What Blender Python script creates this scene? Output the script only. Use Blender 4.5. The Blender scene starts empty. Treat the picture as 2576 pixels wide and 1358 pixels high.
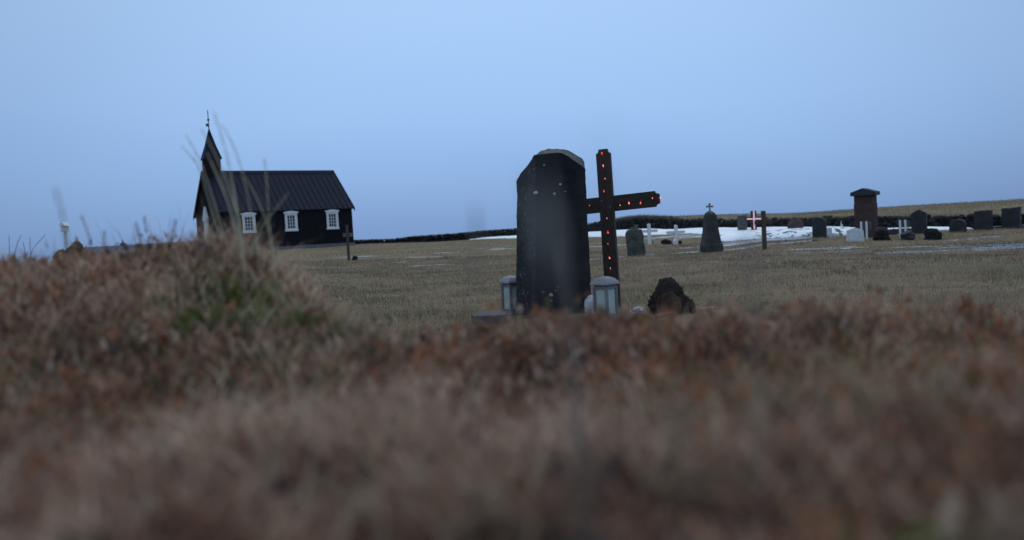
import bpy, math, random
import numpy as np
from mathutils import Vector, Matrix
random.seed(7); rng = np.random.default_rng(11)
S = bpy.context.scene
COL = S.collection
# ------------------------------------------------------------------ camera
FPX, ROLL, PITCH, EYE = 2003.0, 0.0557, 0.047, 0.85      # 28 mm lens, tilted a little
cr, sr, cp, sp = math.cos(ROLL), math.sin(ROLL), math.cos(PITCH), math.sin(PITCH)
def P(px, py, d):
    """point at forward distance d on the sight line through photo position px, py (2576 wide)"""
    a, b = px - 1288, 679 - py
    X = (a*cr + b*sr)/FPX; Y = (-a*sr + b*cr)/FPX
    vx, vy, vz = X, cp + Y*sp, -sp + Y*cp
    t = d/vy
    return Vector((vx*t, d, EYE + vz*t))
cam = bpy.data.cameras.new('camera'); cam_o = bpy.data.objects.new('camera', cam); COL.objects.link(cam_o)
R = Vector((cr, -sr*sp, -sr*cp)); U = Vector((sr, cr*sp, cr*cp)); B = -Vector((0, cp, -sp))
M = Matrix((R, U, B)).transposed().to_4x4(); M.translation = Vector((0, 0, EYE)); cam_o.matrix_world = M
cam.lens = 28; cam.sensor_width = 36; cam.clip_start = .01; cam.clip_end = 3000
cam.dof.use_dof = True; cam.dof.focus_distance = 9.8; cam.dof.aperture_fstop = 1.7
S.camera = cam_o
# ------------------------------------------------------------------ noise
def hsh(ix, iy, seed):
    n = (ix.astype(np.int64)*374761393 + iy.astype(np.int64)*668265263 + seed*974711) & 0xffffffff
    n = ((n ^ (n >> 13))*1274126177) & 0xffffffff
    return ((n ^ (n >> 16)) & 0xffff)/65535.0
def vnoise(x, y, seed=0):
    x = np.asarray(x, float); y = np.asarray(y, float)
    ix, iy = np.floor(x), np.floor(y); fx, fy = x-ix, y-iy
    fx = fx*fx*(3-2*fx); fy = fy*fy*(3-2*fy)
    a, b = hsh(ix, iy, seed), hsh(ix+1, iy, seed); c, d = hsh(ix, iy+1, seed), hsh(ix+1, iy+1, seed)
    return (a*(1-fx)+b*fx)*(1-fy) + (c*(1-fx)+d*fx)*fy
def fbm(x, y, seed=0, oct=4):
    s = 0; a = .5; t = 0
    for k in range(oct):
        s = s + a*vnoise(x*2**k, y*2**k, seed+k*17); t += a; a *= .5
    return s/t
def sstep(a, b, x):
    t = np.clip((x-a)/(b-a), 0, 1); return t*t*(3-2*t)
# ------------------------------------------------------------------ terrain
CP = []
def g(px, py, d): p = P(px, py, d); CP.append((p.x, p.y, p.z))
for a in [(1390,800,7.7),(1600,643,22),(1790,632,22),(1923,628,21.5),(1636,614,30),(1702,616,30),(2180,602,25),(2061,594,23.5),
          (2150,608,22.5),(2213,604,23),(2280,602,23),(2345,602,23),(2312,586,25.5),(2408,583,25.5),(2470,575,26),(2543,573,26),(2660,571,26),
          (1866,581,34),(2000,577,33),(878,654,26),(2000,640,18),(2450,640,17),
          (895,614,62),(1100,607,58),(1300,595,53),(1500,586,49),(1700,576,45),(1850,574,41),(2000,575,37),(2150,576,33),(2300,577,31),
          (2450,576,30),(2700,574,29),(2576,501,70),(2210,523,66),(2010,538,62),(1660,546,58),(2800,488,72)]: g(*a)
CP += [(0,3,0),(3,2,0),(6,4,0),(-1,8,0),(3,12,0),(8,12,0),(-3,14,.03),(-4,20,.12),(0,16,.03),(12,6,0),(20,16,.1),(4,-4,0),(-4,-4,.4),(14,-4,0),
       (-14.5,46,.60),(-16,50,.60),(-10.5,52,.57),(-20,52,.58),(-12,40,.52),(-10,33,.38),(-6,40,.34),(-15,28,.4),(-6,2,.62),(-6,8,.6),(-8,16,.56),(-12,10,.5),
       (-25,38,.3),(-34,70,-1.6),(-20,80,-1.2),(-50,60,-2),(-30,20,.1),(-50,20,-1),(0,90,-.8),(25,100,.5),(60,100,1.4),(60,60,1.3),(40,30,.5),(50,0,0),(-20,-10,0)]
CP = np.array(CP); NC = len(CP)
def tk(r2): return np.where(r2 > 1e-12, .5*r2*np.log(np.maximum(r2, 1e-12)), 0)
_A = np.zeros((NC+3, NC+3)); _d2 = ((CP[:, None, :2]-CP[None, :, :2])**2).sum(-1)
_A[:NC, :NC] = tk(_d2) + np.eye(NC)*1.5
_A[:NC, NC] = 1; _A[:NC, NC+1:] = CP[:, :2]; _A[NC, :NC] = 1; _A[NC+1:, :NC] = CP[:, :2].T
_w = np.linalg.solve(_A, np.concatenate([CP[:, 2], [0, 0, 0]]))
def field(x, y):
    x = np.asarray(x, float); y = np.asarray(y, float)
    z = _w[NC] + _w[NC+1]*x + _w[NC+2]*y
    for i in range(NC): z = z + _w[i]*tk((x-CP[i, 0])**2 + (y-CP[i, 1])**2)
    far = sstep(80, 190, np.hypot(x, y))
    z = z*(1-far) + far*(-7 - .012*np.hypot(x, y))
    r = np.hypot(x, y)
    return z + (fbm(x*1.1, y*1.1, 3)-.5)*.05 + (fbm(x*.2, y*.2, 5)-.5)*.10*sstep(6, 20, r)
EDGE = np.array([(9,-3),(3,.5),(1.6,1.15),(.98,1.48),(.64,1.74),(.19,1.68),(-.08,1.68),(-.30,1.72),(-.46,1.86),(-.62,2.1),(-.82,2.6),(-1.2,4.0),(-2.1,7),(-3.8,12),(-6,16),
                 (-12,17),(-16,10),(-14,-6),(9,-7)], float)
def edge_sd(x, y):
    """signed distance to the rim of the turf bank, negative on top of it"""
    x = np.asarray(x, float); y = np.asarray(y, float)
    d = np.full(x.shape, 1e9); ins = np.zeros(x.shape, bool)
    n = len(EDGE)
    for i in range(n):
        ax, ay = EDGE[i]; bx, by = EDGE[(i+1) % n]
        ex, ey = bx-ax, by-ay
        t = np.clip(((x-ax)*ex+(y-ay)*ey)/(ex*ex+ey*ey), 0, 1)
        d = np.minimum(d, np.hypot(x-ax-t*ex, y-ay-t*ey))
        c = ((ay > y) != (by > y)) & (x < ex*(y-ay)/(ey if ey else 1e-9) + ax)
        ins ^= c
    return np.where(ins, -d, d)
def height(x, y):
    x = np.asarray(x, float); y = np.asarray(y, float)
    f = field(x, y)
    T = .570 + .038*sstep(1.15, 1.5, y)*(1-sstep(.85, 1.05, x)) + .178*sstep(.12, .85, -x)*sstep(1.1, 2.3, y) - .012*sstep(.8, 1.1, -x) - .045*sstep(1.3, 2.6, -x) + .024*np.exp(-((x-.1)**2)/.06)*sstep(1.2, 1.6, y) + .05*(1-sstep(.35, .95, y)) - .05*sstep(.72, 1.05, x) + .018*np.exp(-((x-.60)**2+(y-1.65)**2)/.05)
    T = T + (fbm(x*1.6+9, y*1.6, 21, 3)-.5)*.07 + (fbm(x*8, y*8, 23, 2)-.5)*.075*(1-.5*sstep(2, 4, y))
    T = T - .03*np.exp(-((x+.05)**2+(y+.05)**2)/.05)
    T = T + .035*np.exp(-((x+.72)**2+(y-2.2)**2)/.06) + .04*np.exp(-((x+1.35)**2+(y-3.3)**2)/.12)
    k = 1 - sstep(-.12, .75, edge_sd(x, y))
    k = k*(1-sstep(11, 16, y))
    return f + (np.maximum(T, f)-f)*k
def hz(x, y): return float(height(np.array([x]), np.array([y]))[0])
# ------------------------------------------------------------------ materials
def new_mat(name):
    m = bpy.data.materials.new(name); m.use_nodes = True
    nt = m.node_tree; return m, nt, nt.nodes['Principled BSDF']
def ramp(nt, stops):
    r = nt.nodes.new('ShaderNodeValToRGB')
    while len(r.color_ramp.elements) < len(stops): r.color_ramp.elements.new(.5)
    for e, (p, c) in zip(r.color_ramp.elements, stops): e.position = p; e.color = (*c, 1)
    return r
def mat(name, stops, scale=6, rough=.8, bump=.3, bscale=40, spec=.3, detail=6, dist=.02, metal=0, stretch=None, spots=None):
    """stone, wood, paint...: object-space noise through a ramp, a finer noise as bump, optional lichen spots"""
    m, nt, b = new_mat(name)
    L = nt.links.new
    tc = nt.nodes.new('ShaderNodeTexCoord'); src = tc.outputs['Object']
    if stretch:
        mp = nt.nodes.new('ShaderNodeMapping'); mp.inputs['Scale'].default_value = stretch; L(src, mp.inputs[0]); src = mp.outputs[0]
    n = nt.nodes.new('ShaderNodeTexNoise'); n.inputs['Scale'].default_value = scale; n.inputs['Detail'].default_value = detail; L(src, n.inputs['Vector'])
    r = ramp(nt, stops); L(n.outputs['Fac'], r.inputs[0]); colr = r.outputs[0]
    if spots:
        for (sc, lo, hi, c) in spots:
            v = nt.nodes.new('ShaderNodeTexNoise'); v.inputs['Scale'].default_value = sc; v.inputs['Detail'].default_value = 3; v.inputs['Roughness'].default_value = .65
            L(tc.outputs['Object'], v.inputs['Vector'])
            mr = nt.nodes.new('ShaderNodeMapRange'); mr.inputs[1].default_value = lo; mr.inputs[2].default_value = hi; L(v.outputs['Fac'], mr.inputs[0])
            mx = nt.nodes.new('ShaderNodeMix'); mx.data_type = 'RGBA'; L(mr.outputs[0], mx.inputs[0]); L(colr, mx.inputs[6]); mx.inputs[7].default_value = (*c, 1); colr = mx.outputs[2]
    L(colr, b.inputs['Base Color'])
    b.inputs['Roughness'].default_value = rough; b.inputs['Specular IOR Level'].default_value = spec; b.inputs['Metallic'].default_value = metal
    if bump:
        n2 = nt.nodes.new('ShaderNodeTexNoise'); n2.inputs['Scale'].default_value = bscale; n2.inputs['Detail'].default_value = 8; n2.inputs['Roughness'].default_value = .65; L(src, n2.inputs['Vector'])
        bp = nt.nodes.new('ShaderNodeBump'); bp.inputs['Strength'].default_value = bump; bp.inputs['Distance'].default_value = dist
        L(n2.outputs['Fac'], bp.inputs['Height']); L(bp.outputs[0], b.inputs['Normal'])
    return m
def leaf_mat(name, rough=.7, transl=.25):
    m, nt, b = new_mat(name); a = nt.nodes.new('ShaderNodeAttribute'); a.attribute_name = 'Col'
    nt.links.new(a.outputs['Color'], b.inputs['Base Color']); b.inputs['Roughness'].default_value = rough; b.inputs['Specular IOR Level'].default_value = .2
    if transl:
        t = nt.nodes.new('ShaderNodeBsdfTranslucent'); nt.links.new(a.outputs['Color'], t.inputs[0])
        mx = nt.nodes.new('ShaderNodeMixShader'); mx.inputs[0].default_value = transl
        out = nt.nodes['Material Output']; nt.links.new(b.outputs[0], mx.inputs[1]); nt.links.new(t.outputs[0], mx.inputs[2]); nt.links.new(mx.outputs[0], out.inputs[0])
    return m
def emit_mat(name, c, s):
    m, nt, b = new_mat(name); b.inputs['Base Color'].default_value = (*c, 1); b.inputs['Emission Color'].default_value = (*c, 1); b.inputs['Emission Strength'].default_value = s; return m
def glass_mat(name, c, alpha, rough=.08):
    m, nt, b = new_mat(name)
    t = nt.nodes.new('ShaderNodeBsdfTransparent'); mx = nt.nodes.new('ShaderNodeMixShader'); mx.inputs[0].default_value = alpha
    b.inputs['Base Color'].default_value = (*c, 1); b.inputs['Roughness'].default_value = rough
    nt.links.new(t.outputs[0], mx.inputs[1]); nt.links.new(b.outputs[0], mx.inputs[2]); nt.links.new(mx.outputs[0], nt.nodes['Material Output'].inputs[0]); return m
MT = {}
MT['board'] = mat('black_boards', [(.3,(.006,.006,.009)),(.7,(.012,.012,.016))], 5, .7, .25, 30, .15, stretch=(8,8,.6))
MT['roof'] = mat('black_roof', [(.3,(.010,.012,.024)),(.7,(.016,.019,.036))], 2, .6, .12, 20, .07, stretch=(4,1,1))
MT['white'] = mat('white_paint', [(.3,(.62,.62,.62)),(.7,(.78,.78,.78))], 6, .5, .08, 40, .4)
MT['offwhite'] = mat('weathered_white', [(.3,(.50,.52,.53)),(.55,(.64,.66,.68)),(.8,(.72,.73,.75))], 14, .7, .25, 60)
MT['concrete'] = mat('concrete', [(.3,(.10,.10,.11)),(.7,(.17,.165,.17))], 4, .85, .3, 30)
MT['pane'] = mat('window_glass', [(.3,(.010,.012,.016)),(.7,(.018,.022,.03))], 2, .12, 0, spec=.6)
MT['iron'] = mat('dark_iron', [(.3,(.012,.012,.013)),(.7,(.03,.03,.032))], 12, .5, .2, 60)
MT['basalt'] = mat('grave_basalt', [(.25,(.009,.0095,.012)),(.55,(.016,.016,.019)),(.8,(.028,.027,.029))], 5, .7, .35, 55, .15, dist=.01,
                   spots=[(10,.735,.76,(.22,.27,.26)),(26,.75,.78,(.20,.22,.21)),(7,.76,.79,(.15,.10,.05))])
MT['basalt_rough'] = mat('grave_basalt_side', [(.25,(.020,.0215,.026)),(.55,(.037,.038,.043)),(.8,(.065,.065,.07))], 9, .85, .8, 45, .15, dist=.02,
                   spots=[(30,.64,.68,(.26,.29,.28)),(12,.72,.75,(.25,.28,.26))])
MT['basalt_top'] = mat('chipped_basalt_top', [(.25,(.015,.015,.017)),(.55,(.028,.028,.031)),(.8,(.046,.046,.049))], 7, .6, .6, 40, .4, dist=.015)  # chipped top facet, paler and glossier than the front face
MT['stone'] = mat('weathered_stone', [(.25,(.030,.030,.028)),(.5,(.05,.05,.046)),(.8,(.085,.083,.07))], 4, .85, .7, 26, .25, dist=.03, spots=[(7,.62,.72,(.07,.075,.035))])
MT['stone_light'] = mat('pale_weathered_stone', [(.25,(.045,.046,.042)),(.5,(.085,.086,.078)),(.8,(.14,.14,.12))], 5, .9, .8, 26, .15, dist=.03, spots=[(7,.6,.72,(.09,.095,.045))])
MT['stone_dark'] = mat('dark_gravestone', [(.3,(.018,.018,.022)),(.7,(.036,.036,.042))], 5, .6, .35, 40, .35)
MT['stone_grey'] = mat('grey_gravestone', [(.3,(.06,.06,.065)),(.7,(.11,.105,.11))], 6, .8, .4, 40)
MT['stone_red'] = mat('reddish_stone', [(.3,(.055,.032,.030)),(.7,(.10,.062,.058))], 5, .85, .5, 30)
MT['tuff'] = mat('brown_block_stone', [(.3,(.064,.044,.039)),(.7,(.095,.064,.056))], 5, .9, .5, 30, .08)
MT['lava'] = mat('lava_rock', [(.3,(.014,.012,.012)),(.6,(.036,.028,.025)),(.8,(.085,.05,.036))], 7, .9, .8, 50, .2, dist=.02)
MT['lava_black'] = mat('black_lava', [(.3,(.008,.008,.009)),(.6,(.020,.018,.018)),(.8,(.04,.036,.032))], 7, .9, .8, 50, .2, dist=.02)
MT['rust'] = mat('rusty_lava', [(.3,(.055,.034,.026)),(.6,(.12,.070,.052)),(.8,(.17,.105,.08))], 8, .9, .8, 60, .2, dist=.02)
MT['wall'] = mat('wall_lava', [(.3,(.012,.012,.013)),(.6,(.028,.027,.028)),(.85,(.055,.055,.05))], 2.5, .9, .6, 20, .2, spots=[(3.5,.64,.72,(.05,.048,.025))])
MT['moss_stone'] = mat('mossy_stone', [(.3,(.04,.036,.02)),(.6,(.09,.08,.05)),(.8,(.13,.12,.09))], 14, .9, .8, 60, .2)
MT['wood'] = mat('brown_wood', [(.3,(.028,.017,.012)),(.7,(.052,.032,.023))], 5, .62, .3, 30, .35, stretch=(9,9,.8))
MT['wood_arm'] = mat('brown_wood_arm', [(.3,(.028,.017,.012)),(.7,(.052,.032,.023))], 5, .62, .3, 30, .35, stretch=(.8,9,9))
MT['greywood'] = mat('grey_wood', [(.3,(.11,.10,.10)),(.7,(.17,.155,.155))], 5, .75, .3, 30, .3, stretch=(6,6,.8))
MT['oldwood'] = mat('old_brown_wood', [(.3,(.055,.040,.028)),(.7,(.095,.07,.05))], 5, .75, .3, 30, .3, stretch=(6,6,.8))
MT['zinc'] = mat('lantern_metal', [(.3,(.15,.14,.16)),(.7,(.24,.225,.25))], 9, .55, .2, 60, .5)
MT['candle'] = mat('candle_wax', [(.3,(.55,.56,.55)),(.7,(.66,.66,.64))], 9, .6, .05, 30)
MT['darkplastic'] = mat('dark_plastic', [(.3,(.012,.014,.016)),(.7,(.022,.024,.026))], 9, .5, .05, 30)
MT['lglass'] = glass_mat('lantern_glass', (.60,.72,.70), .55)
MT['plaque'] = glass_mat('clear_panel', (.12,.13,.14), .35)
MT['satin'] = mat('satin_ribbon', [(.3,(.52,.44,.47)),(.7,(.78,.70,.72))], 20, .3, .05, 30, .6)
MT['bag'] = mat('white_plastic', [(.3,(.45,.46,.50)),(.7,(.66,.67,.70))], 8, .35, .5, 25, .5)
MT['pink'] = mat('pink_ribbon', [(.3,(.32,.09,.09)),(.7,(.45,.14,.14))], 9, .5, .1, 30)
MT['housemetal'] = mat('house_roof_metal', [(.3,(.045,.052,.075)),(.7,(.06,.07,.10))], 3, .6, .1, 20, .4)
MT['red'] = emit_mat('red_bulb_glow', (1,.015,.03), .32)
MT['redcap'] = mat('red_bulb_cap', [(.3,(.30,.01,.015)),(.7,(.5,.02,.03))], 9, .25, 0, spec=.6)
MT['hot'] = emit_mat('bulb_filament', (1,.42,.34), 1.4)
MT['tube'] = emit_mat('pink_light_tube', (1,.60,.64), .17)
MT['lichen'] = mat('yellow_lichen', [(.3,(.09,.08,.03)),(.7,(.20,.17,.05))], 14, .9, .7, 40)
MT['bluelichen'] = mat('pale_lichen', [(.3,(.22,.30,.30)),(.7,(.36,.44,.42))], 40, .9, .4, 80)
MT['greypatch'] = mat('grey_lichen', [(.3,(.10,.09,.085)),(.7,(.17,.15,.14))], 40, .9, .4, 80)
MT['petal'] = mat('cream_petals', [(.3,(.35,.34,.24)),(.7,(.6,.6,.48))], 20, .7, .2, 40)
MT['bluepeg'] = mat('pale_blue_plastic', [(.3,(.35,.45,.52)),(.7,(.45,.55,.6))], 9, .5, 0)
MT['blade'] = leaf_mat('grass_blades'); MT['straw'] = leaf_mat('dry_stalks', .6, .3)
# ground
def ground_mat():
    m, nt, b = new_mat('turf_ground'); L = nt.links.new
    ge = nt.nodes.new('ShaderNodeNewGeometry')
    def noise(s, d, rough=.6, scl=None):
        n = nt.nodes.new('ShaderNodeTexNoise'); n.inputs['Scale'].default_value = s; n.inputs['Detail'].default_value = d; n.inputs['Roughness'].default_value = rough
        if scl:
            mp = nt.nodes.new('ShaderNodeMapping'); mp.inputs['Scale'].default_value = scl; L(ge.outputs['Position'], mp.inputs[0]); L(mp.outputs[0], n.inputs['Vector'])
        else: L(ge.outputs['Position'], n.inputs['Vector'])
        return n.outputs['Fac']
    r1 = ramp(nt, [(.28,(.10,.11,.05)),(.42,(.18,.14,.075)),(.58,(.25,.185,.108)),(.72,(.17,.11,.065))]); L(noise(.35, 8, .65), r1.inputs[0])
    r2 = ramp(nt, [(.30,(.38,.38,.36)),(.5,(.9,.9,.9)),(.72,(1.35,1.3,1.25))]); L(noise(16, 9, .75), r2.inputs[0])
    mu = nt.nodes.new('ShaderNodeMix'); mu.data_type = 'RGBA'; mu.blend_type = 'MULTIPLY'; mu.inputs[0].default_value = 1; L(r1.outputs[0], mu.inputs[6]); L(r2.outputs[0], mu.inputs[7])
    at = nt.nodes.new('ShaderNodeAttribute'); at.attribute_name = 'bank'
    r3 = ramp(nt, [(.3,(.035,.022,.016)),(.6,(.07,.045,.032)),(.75,(.05,.05,.02))]); L(noise(9, 6), r3.inputs[0])
    mx = nt.nodes.new('ShaderNodeMix'); mx.data_type = 'RGBA'; L(at.outputs['Fac'], mx.inputs[0]); L(mu.outputs[2], mx.inputs[6]); L(r3.outputs[0], mx.inputs[7])
    L(mx.outputs[2], b.inputs['Base Color'])
    b.inputs['Roughness'].default_value = .9; b.inputs['Specular IOR Level'].default_value = .15
    bp = nt.nodes.new('ShaderNodeBump'); bp.inputs['Strength'].default_value = .8; bp.inputs['Distance'].default_value = .04; L(noise(22, 8, .7), bp.inputs['Height']); L(bp.outputs[0], b.inputs['Normal'])
    return m
def snow_mat():
    m, nt, b = new_mat('old_snow'); L = nt.links.new
    ge = nt.nodes.new('ShaderNodeNewGeometry'); at = nt.nodes.new('ShaderNodeAttribute'); at.attribute_name = 'dirt'
    n = nt.nodes.new('ShaderNodeTexNoise'); n.inputs['Scale'].default_value = 2.2; n.inputs['Detail'].default_value = 7; L(ge.outputs['Position'], n.inputs['Vector'])
    r = ramp(nt, [(.35,(.74,.78,.82)),(.6,(.90,.91,.92))]); L(n.outputs['Fac'], r.inputs[0])
    s = nt.nodes.new('ShaderNodeTexNoise'); s.inputs['Scale'].default_value = 4.2; s.inputs['Detail'].default_value = 4; s.inputs['Roughness'].default_value = .6
    mp = nt.nodes.new('ShaderNodeMapping'); mp.inputs['Scale'].default_value = (.8,.8,2.2); L(ge.outputs['Position'], mp.inputs[0]); L(mp.outputs[0], s.inputs['Vector'])
    mr = nt.nodes.new('ShaderNodeMapRange'); mr.inputs[1].default_value = .53; mr.inputs[2].default_value = .57; L(s.outputs['Fac'], mr.inputs[0])
    mul = nt.nodes.new('ShaderNodeMath'); mul.operation = 'MULTIPLY'; L(mr.outputs[0], mul.inputs[0]); L(at.outputs['Fac'], mul.inputs[1])
    mx = nt.nodes.new('ShaderNodeMix'); mx.data_type = 'RGBA'; L(mul.outputs[0], mx.inputs[0]); L(r.outputs[0], mx.inputs[6]); mx.inputs[7].default_value = (.05,.05,.05,1)
    L(mx.outputs[2], b.inputs['Base Color']); b.inputs['Roughness'].default_value = .6
    bp = nt.nodes.new('ShaderNodeBump'); bp.inputs['Strength'].default_value = .4; bp.inputs['Distance'].default_value = .05; L(n.outputs['Fac'], bp.inputs['Height']); L(bp.outputs[0], b.inputs['Normal'])
    return m
MT['ground'] = ground_mat(); MT['snow'] = snow_mat()
MT['water'] = mat('melt_water', [(.3,(.02,.022,.02)),(.7,(.05,.048,.04))], 3, .06, .04, 6, .5, dist=.01)
MT['slush'] = mat('slush_ice', [(.38,(.08,.08,.075)),(.5,(.22,.23,.24)),(.66,(.44,.46,.48))], 2.6, .35, .3, 12, .5, dist=.02)
# ------------------------------------------------------------------ mesh helpers
class MB:
    def __init__(s): s.v = []; s.f = []; s.mi = []
    def add(s, vs, fs, mi=0):
        o = len(s.v); s.v += [tuple(v) for v in vs]; s.f += [tuple(i+o for i in f) for f in fs]; s.mi += [mi]*len(fs)
    def box(s, c, d, rz=0, mi=0, taper=1.0):
        x, y, z = d[0]/2, d[1]/2, d[2]/2; vs = []
        for k, (sx, sy, sz) in enumerate([(-1,-1,-1),(1,-1,-1),(1,1,-1),(-1,1,-1),(-1,-1,1),(1,-1,1),(1,1,1),(-1,1,1)]):
            t = taper if sz > 0 else 1
            a, b = sx*x*t, sy*y*t
            vs.append((c[0]+a*math.cos(rz)-b*math.sin(rz), c[1]+a*math.sin(rz)+b*math.cos(rz), c[2]+sz*z))
        s.add(vs, [(3,2,1,0),(4,5,6,7),(0,1,5,4),(1,2,6,5),(2,3,7,6),(3,0,4,7)], mi)
    def prism(s, out, y0, y1, mi=0, axis='y', side_mi=None):
        n = len(out)
        def q(a, b, y): return (a, y, b) if axis == 'y' else ((y, a, b) if axis == 'x' else (a, b, y))
        vs = [q(a, b, y0) for a, b in out] + [q(a, b, y1) for a, b in out]
        s.add(vs, [tuple(range(n)), tuple(range(2*n-1, n-1, -1))], mi)
        s.f += [tuple(len(s.v)-2*n + k for k in (i, i+n, (i+1) % n + n, (i+1) % n)) for i in range(n)]; s.mi += [mi if side_mi is None else side_mi]*n
    def tube(s, pts, rad, n=6, mi=0):
        pts = [Vector(p) for p in pts]; vs = []; fs = []
        rad = rad if isinstance(rad, (list, tuple)) else [rad]*len(pts)
        for i, p in enumerate(pts):
            t = (pts[min(i+1, len(pts)-1)] - pts[max(i-1, 0)]).normalized()
            a = t.orthogonal().normalized() if i == 0 else (a - t*a.dot(t)).normalized()
            b = t.cross(a)
            vs += [p + (a*math.cos(2*math.pi*k/n) + b*math.sin(2*math.pi*k/n))*rad[i] for k in range(n)]
        for i in range(len(pts)-1):
            for k in range(n): fs.append((i*n+k, i*n+(k+1) % n, (i+1)*n+(k+1) % n, (i+1)*n+k))
        fs += [tuple(range(n-1, -1, -1)), tuple((len(pts)-1)*n+k for k in range(n))]
        s.add(vs, fs, mi)
    def lathe(s, prof, n=16, c=(0,0,0), mi=0):
        vs = []; fs = []
        for r, z in prof: vs += [(c[0]+r*math.cos(2*math.pi*k/n), c[1]+r*math.sin(2*math.pi*k/n), c[2]+z) for k in range(n)]
        for i in range(len(prof)-1):
            for k in range(n): fs.append((i*n+k, i*n+(k+1) % n, (i+1)*n+(k+1) % n, (i+1)*n+k))
        fs += [tuple(range(n-1, -1, -1)), tuple((len(prof)-1)*n+k for k in range(n))]
        s.add(vs, fs, mi)
    def mesh(s, name):
        me = bpy.data.meshes.new(name); me.from_pydata(s.v, [], s.f); me.polygons.foreach_set('material_index', s.mi); me.update(); return me
def obj(name, mb, mats, parent=None, loc=None, smooth=False, bevel=0, rot=None):
    me = mb.mesh(name) if isinstance(mb, MB) else mb
    for m in (mats if isinstance(mats, (list, tuple)) else [mats]): me.materials.append(MT[m])
    o = bpy.data.objects.new(name, me); COL.objects.link(o)
    if parent: o.parent = parent
    if loc is not None: o.location = loc
    if rot is not None: o.rotation_euler = rot
    if smooth: me.polygons.foreach_set('use_smooth', [True]*len(me.polygons))
    if bevel:
        bv = o.modifiers.new('bevel', 'BEVEL'); bv.width = bevel; bv.segments = 2; bv.limit_method = 'ANGLE'
    return o
def tag(o, label, cat, group=None):
    o['label'] = label; o['category'] = cat
    if group: o['group'] = group
    return o
def thing(name, label, cat, loc, rz=0, group=None, rot=None):
    o = bpy.data.objects.new(name, None); COL.objects.link(o); o.location = loc; o.rotation_euler = rot or (0, 0, rz); o.empty_display_size = .2
    return tag(o, label, cat, group)
def rough(o, voxel, strength, scale, seed=0):
    r = o.modifiers.new('remesh', 'REMESH'); r.mode = 'VOXEL'; r.voxel_size = voxel; r.use_smooth_shade = True
    for k, (st, sc) in enumerate(((strength, scale), (strength*.45, scale*.3))):
        t = bpy.data.textures.new('rock', 'CLOUDS'); t.noise_scale = sc; t.noise_depth = 3
        d = o.modifiers.new('chips', 'DISPLACE'); d.texture = t; d.strength = st; d.mid_level = .5; d.texture_coords = 'GLOBAL'
def on_ground(px, d, dz=-.02):
    """where the ground lies on the sight column px at forward distance d"""
    p = P(px, 600, d)
    for _ in range(3):
        z = hz(p.x, p.y); k = (P(px, 560, d).z - P(px, 640, d).z)/80
        p = P(px, 600 + (p.z - z)/k, d)
    return Vector((p.x, p.y, hz(p.x, p.y) + dz))
def ico(sub=3):
    import bmesh
    bm = bmesh.new(); bmesh.ops.create_icosphere(bm, subdivisions=sub, radius=1)
    v = np.array([x.co[:] for x in bm.verts]); f = [tuple(x.index for x in q.verts) for q in bm.faces]; bm.free(); return v, f
ICO = {k: ico(k) for k in (1, 2, 3, 4, 5)}
def n3(p, s, seed): return (vnoise(p[:, 0]*s+seed*3.1, p[:, 1]*s+p[:, 2]*s*.7, seed) + vnoise(p[:, 1]*s+7, p[:, 2]*s-p[:, 0]*s*.6, seed+5) + vnoise(p[:, 2]*s+3, p[:, 0]*s+p[:, 1]*s*.5, seed+9))/3 - .5
def rock(size, seed, sub=4, amp=.5, shape=None, flare=True):
    v, f = ICO[sub]; v = v.copy()
    r = 1 + amp*.45*n3(v, 17, seed+113)*(sub > 4) + amp*1.3*n3(v, 1.6, seed) + amp*.8*n3(v, 4, seed+31) + amp*.5*n3(v, 9, seed+77)
    v = v*r[:, None]
    lo = (v[:, 2] < 0) & flare; k = 1/np.sqrt(np.maximum(1-np.minimum(v[:, 2]**2, .8), .3)); v[lo, 0] *= k[lo]; v[lo, 1] *= k[lo]
    if shape: v = shape(v)
    v = v*np.array(size); v[:, 2] -= v[:, 2].min() + size[2]*.15
    mb = MB(); mb.add(v.tolist(), f); return mb
# ------------------------------------------------------------------ ground sheet
def axis(lo, hi, n, c=0, k=4.6):
    t = np.linspace(-1, 1, n); s = np.sinh(k*t)/np.sinh(k)
    return np.where(s < 0, c + s*(c-lo), c + s*(hi-c))
def grid_mesh(name, X, Y, Z, mats, attr=None, keep=None):
    ny, nx = X.shape
    v = np.stack([X, Y, Z], -1).reshape(-1, 3)
    i = np.arange((ny-1)*(nx-1)); r, c = i//(nx-1), i % (nx-1)
    q = np.stack([r*nx+c, r*nx+c+1, (r+1)*nx+c+1, (r+1)*nx+c], 1)
    if keep is not None: q = q[keep.reshape(-1)[q].any(1)]
    us = np.unique(q); mp = -np.ones(len(v), int); mp[us] = np.arange(len(us)); q = mp[q]; v = v[us]
    me = bpy.data.meshes.new(name); me.vertices.add(len(v)); me.vertices.foreach_set('co', v.ravel())
    me.loops.add(q.size); me.loops.foreach_set('vertex_index', q.ravel().astype(np.int32))
    me.polygons.add(len(q)); me.polygons.foreach_set('loop_start', np.arange(0, q.size, 4, dtype=np.int32)); me.update(calc_edges=True); me.validate()
    me.polygons.foreach_set('use_smooth', [True]*len(me.polygons))
    for m in mats: me.materials.append(MT[m])
    if attr:
        a = me.attributes.new(attr[0], 'FLOAT', 'POINT'); a.data.foreach_set('value', attr[1].reshape(-1)[us].astype(np.float32))
    o = bpy.data.objects.new(name, me); COL.objects.link(o); return o
gx = axis(-700, 700, 360, -.4, 7.0); gy = np.concatenate([-axis(0, 60, 40, 0, 4)[20:][::-1][:-1], axis(-950, 950, 760, 0, 7.4)[380:]])
GX, GY = np.meshgrid(gx, gy); GZ = height(GX, GY)
bank_w = (1 - sstep(-.05, .6, edge_sd(GX, GY)))*(1-sstep(10, 15, GY))
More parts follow.
